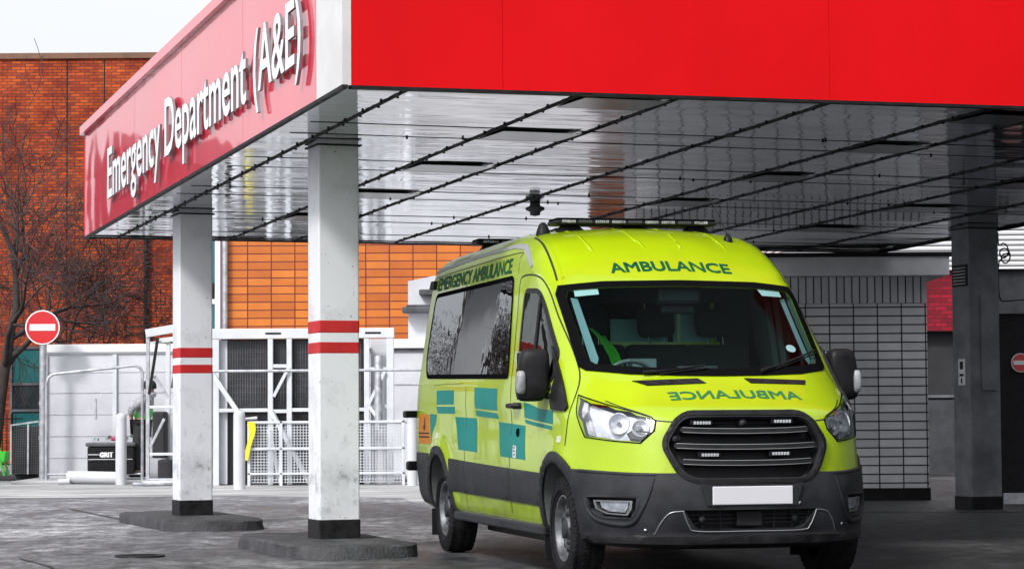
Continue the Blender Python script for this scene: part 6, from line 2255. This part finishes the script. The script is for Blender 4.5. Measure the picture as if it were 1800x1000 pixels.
bn = MB(); bn.lathe([(0.118, -0.03), (0.122, 0.0), (0.118, 0.05), (0.09, 0.10), (0.045, 0.125), (0, 0.13)], 24, Matrix.Translation((0.15, -0.02, 1.55)))
bn.build('beanie', noise_mat('beanie_knit', (0.006, 0.006, 0.007), (0.02, 0.02, 0.022), 40, (0.9, 1), 0.4), WK)
fc = MB()
for dy in (-0.035, 0.035):
    fc.lathe([(0, 0.012), (0.010, 0.008), (0.012, 0)], 10, Matrix.Translation((0.055, -0.02 + dy, 1.535)) @ Matrix.Rotation(-PI / 2, 4, 'Y'))
fc.build('eyes', E_['black'], WK)
ns = MB(); ns.tube([(0.06, -0.02, 1.54), (0.032, -0.02, 1.505), (0.058, -0.02, 1.495)], [0.012, 0.017, 0.012], 8); ns.build('nose', skin_m, WK, angle=60)
mo = MB(); mo.bbox((0.072, -0.045, 1.468), (0.092, 0.005, 1.478), 0.004); mo.build('mouth', simple('lips', (0.25, 0.09, 0.08), 0.5), WK)
bt = MB()
for yy, xx in ((-0.12, -0.08), (0.14, -0.01)):
    bt.bbox((xx - 0.11, yy - 0.05, 0.0), (xx + 0.11, yy + 0.05, 0.09), 0.03, 3)
bt.build('boots', E_['black'], WK, angle=40)

# unseen block added on the right to shade that side
HW = MB(); HW.box((13.5, 4, 0), (20, 44, 9.5))
tag(HW.build('shade_block', E_['dark_grey']), 'dark grey block added out of view on the right to shade that side', 'building')

# ------------------------------------------------------------ daylight
w = bpy.data.worlds.new('World')
SC.world = w
w.use_nodes = True
nt = w.node_tree
bg = nt.nodes['Background']
sky = nt.nodes.new('ShaderNodeTexSky')
sky.sky_type = 'NISHITA'
sky.sun_disc = False
SUN_EL, SUN_AZ = rad(42), rad(216)      # azimuth clockwise from +Y (north)
sky.sun_elevation = SUN_EL
sky.sun_rotation = SUN_AZ
sky.air_density = 1.0
sky.dust_density = 6.0
sky.ozone_density = 1.0
hsv = nt.nodes.new('ShaderNodeHueSaturation')   # thin white overcast
hsv.inputs['Saturation'].default_value = 0.16
hsv.inputs['Value'].default_value = 2.2
nt.links.new(sky.outputs[0], hsv.inputs['Color'])
ovc = nt.nodes.new('ShaderNodeMixRGB')
ovc.inputs['Fac'].default_value = 0.72
ovc.inputs['Color2'].default_value = (6.4, 6.6, 6.95, 1)
nt.links.new(hsv.outputs[0], ovc.inputs['Color1'])
nt.links.new(ovc.outputs[0], bg.inputs['Color'])
bg.inputs['Strength'].default_value = 0.15
sd = bpy.data.lights.new('sun', 'SUN')
sd.energy = 2.8
sd.angle = rad(8)
sd.color = (1.0, 0.97, 0.93)
so = bpy.data.objects.new('sun', sd)
COL.objects.link(so)
sv = Vector((math.sin(SUN_AZ) * math.cos(SUN_EL), math.cos(SUN_AZ) * math.cos(SUN_EL), math.sin(SUN_EL)))
so.rotation_euler = sv.to_track_quat('Z', 'Y').to_euler()

# ------------------------------------------------------------ camera
cam_d = bpy.data.cameras.new('camera')
cam_d.sensor_width = 36.0
cam_d.sensor_fit = 'HORIZONTAL'
cam_d.lens = 4282.04 / 1800 * 36
cam_d.clip_start = 0.1
cam_d.clip_end = 2000
cam_o = bpy.data.objects.new('camera', cam_d)
COL.objects.link(cam_o)
_p, _r = 0.054245, -0.0066977
fw = Vector((0, math.cos(_p), math.sin(_p)))
rt = Vector((1, 0, 0))
up = rt.cross(fw)
r2 = rt * math.cos(_r) + up * math.sin(_r)
u2 = -rt * math.sin(_r) + up * math.cos(_r)
cam_o.matrix_world = Matrix(((r2.x, u2.x, -fw.x, 0), (r2.y, u2.y, -fw.y, 0), (r2.z, u2.z, -fw.z, 1.0912), (0, 0, 0, 1)))
SC.camera = cam_o
SC.view_settings.view_transform = 'Standard'
SC.view_settings.look = 'None'
SC.view_settings.exposure = 0
SC.view_settings.gamma = 1
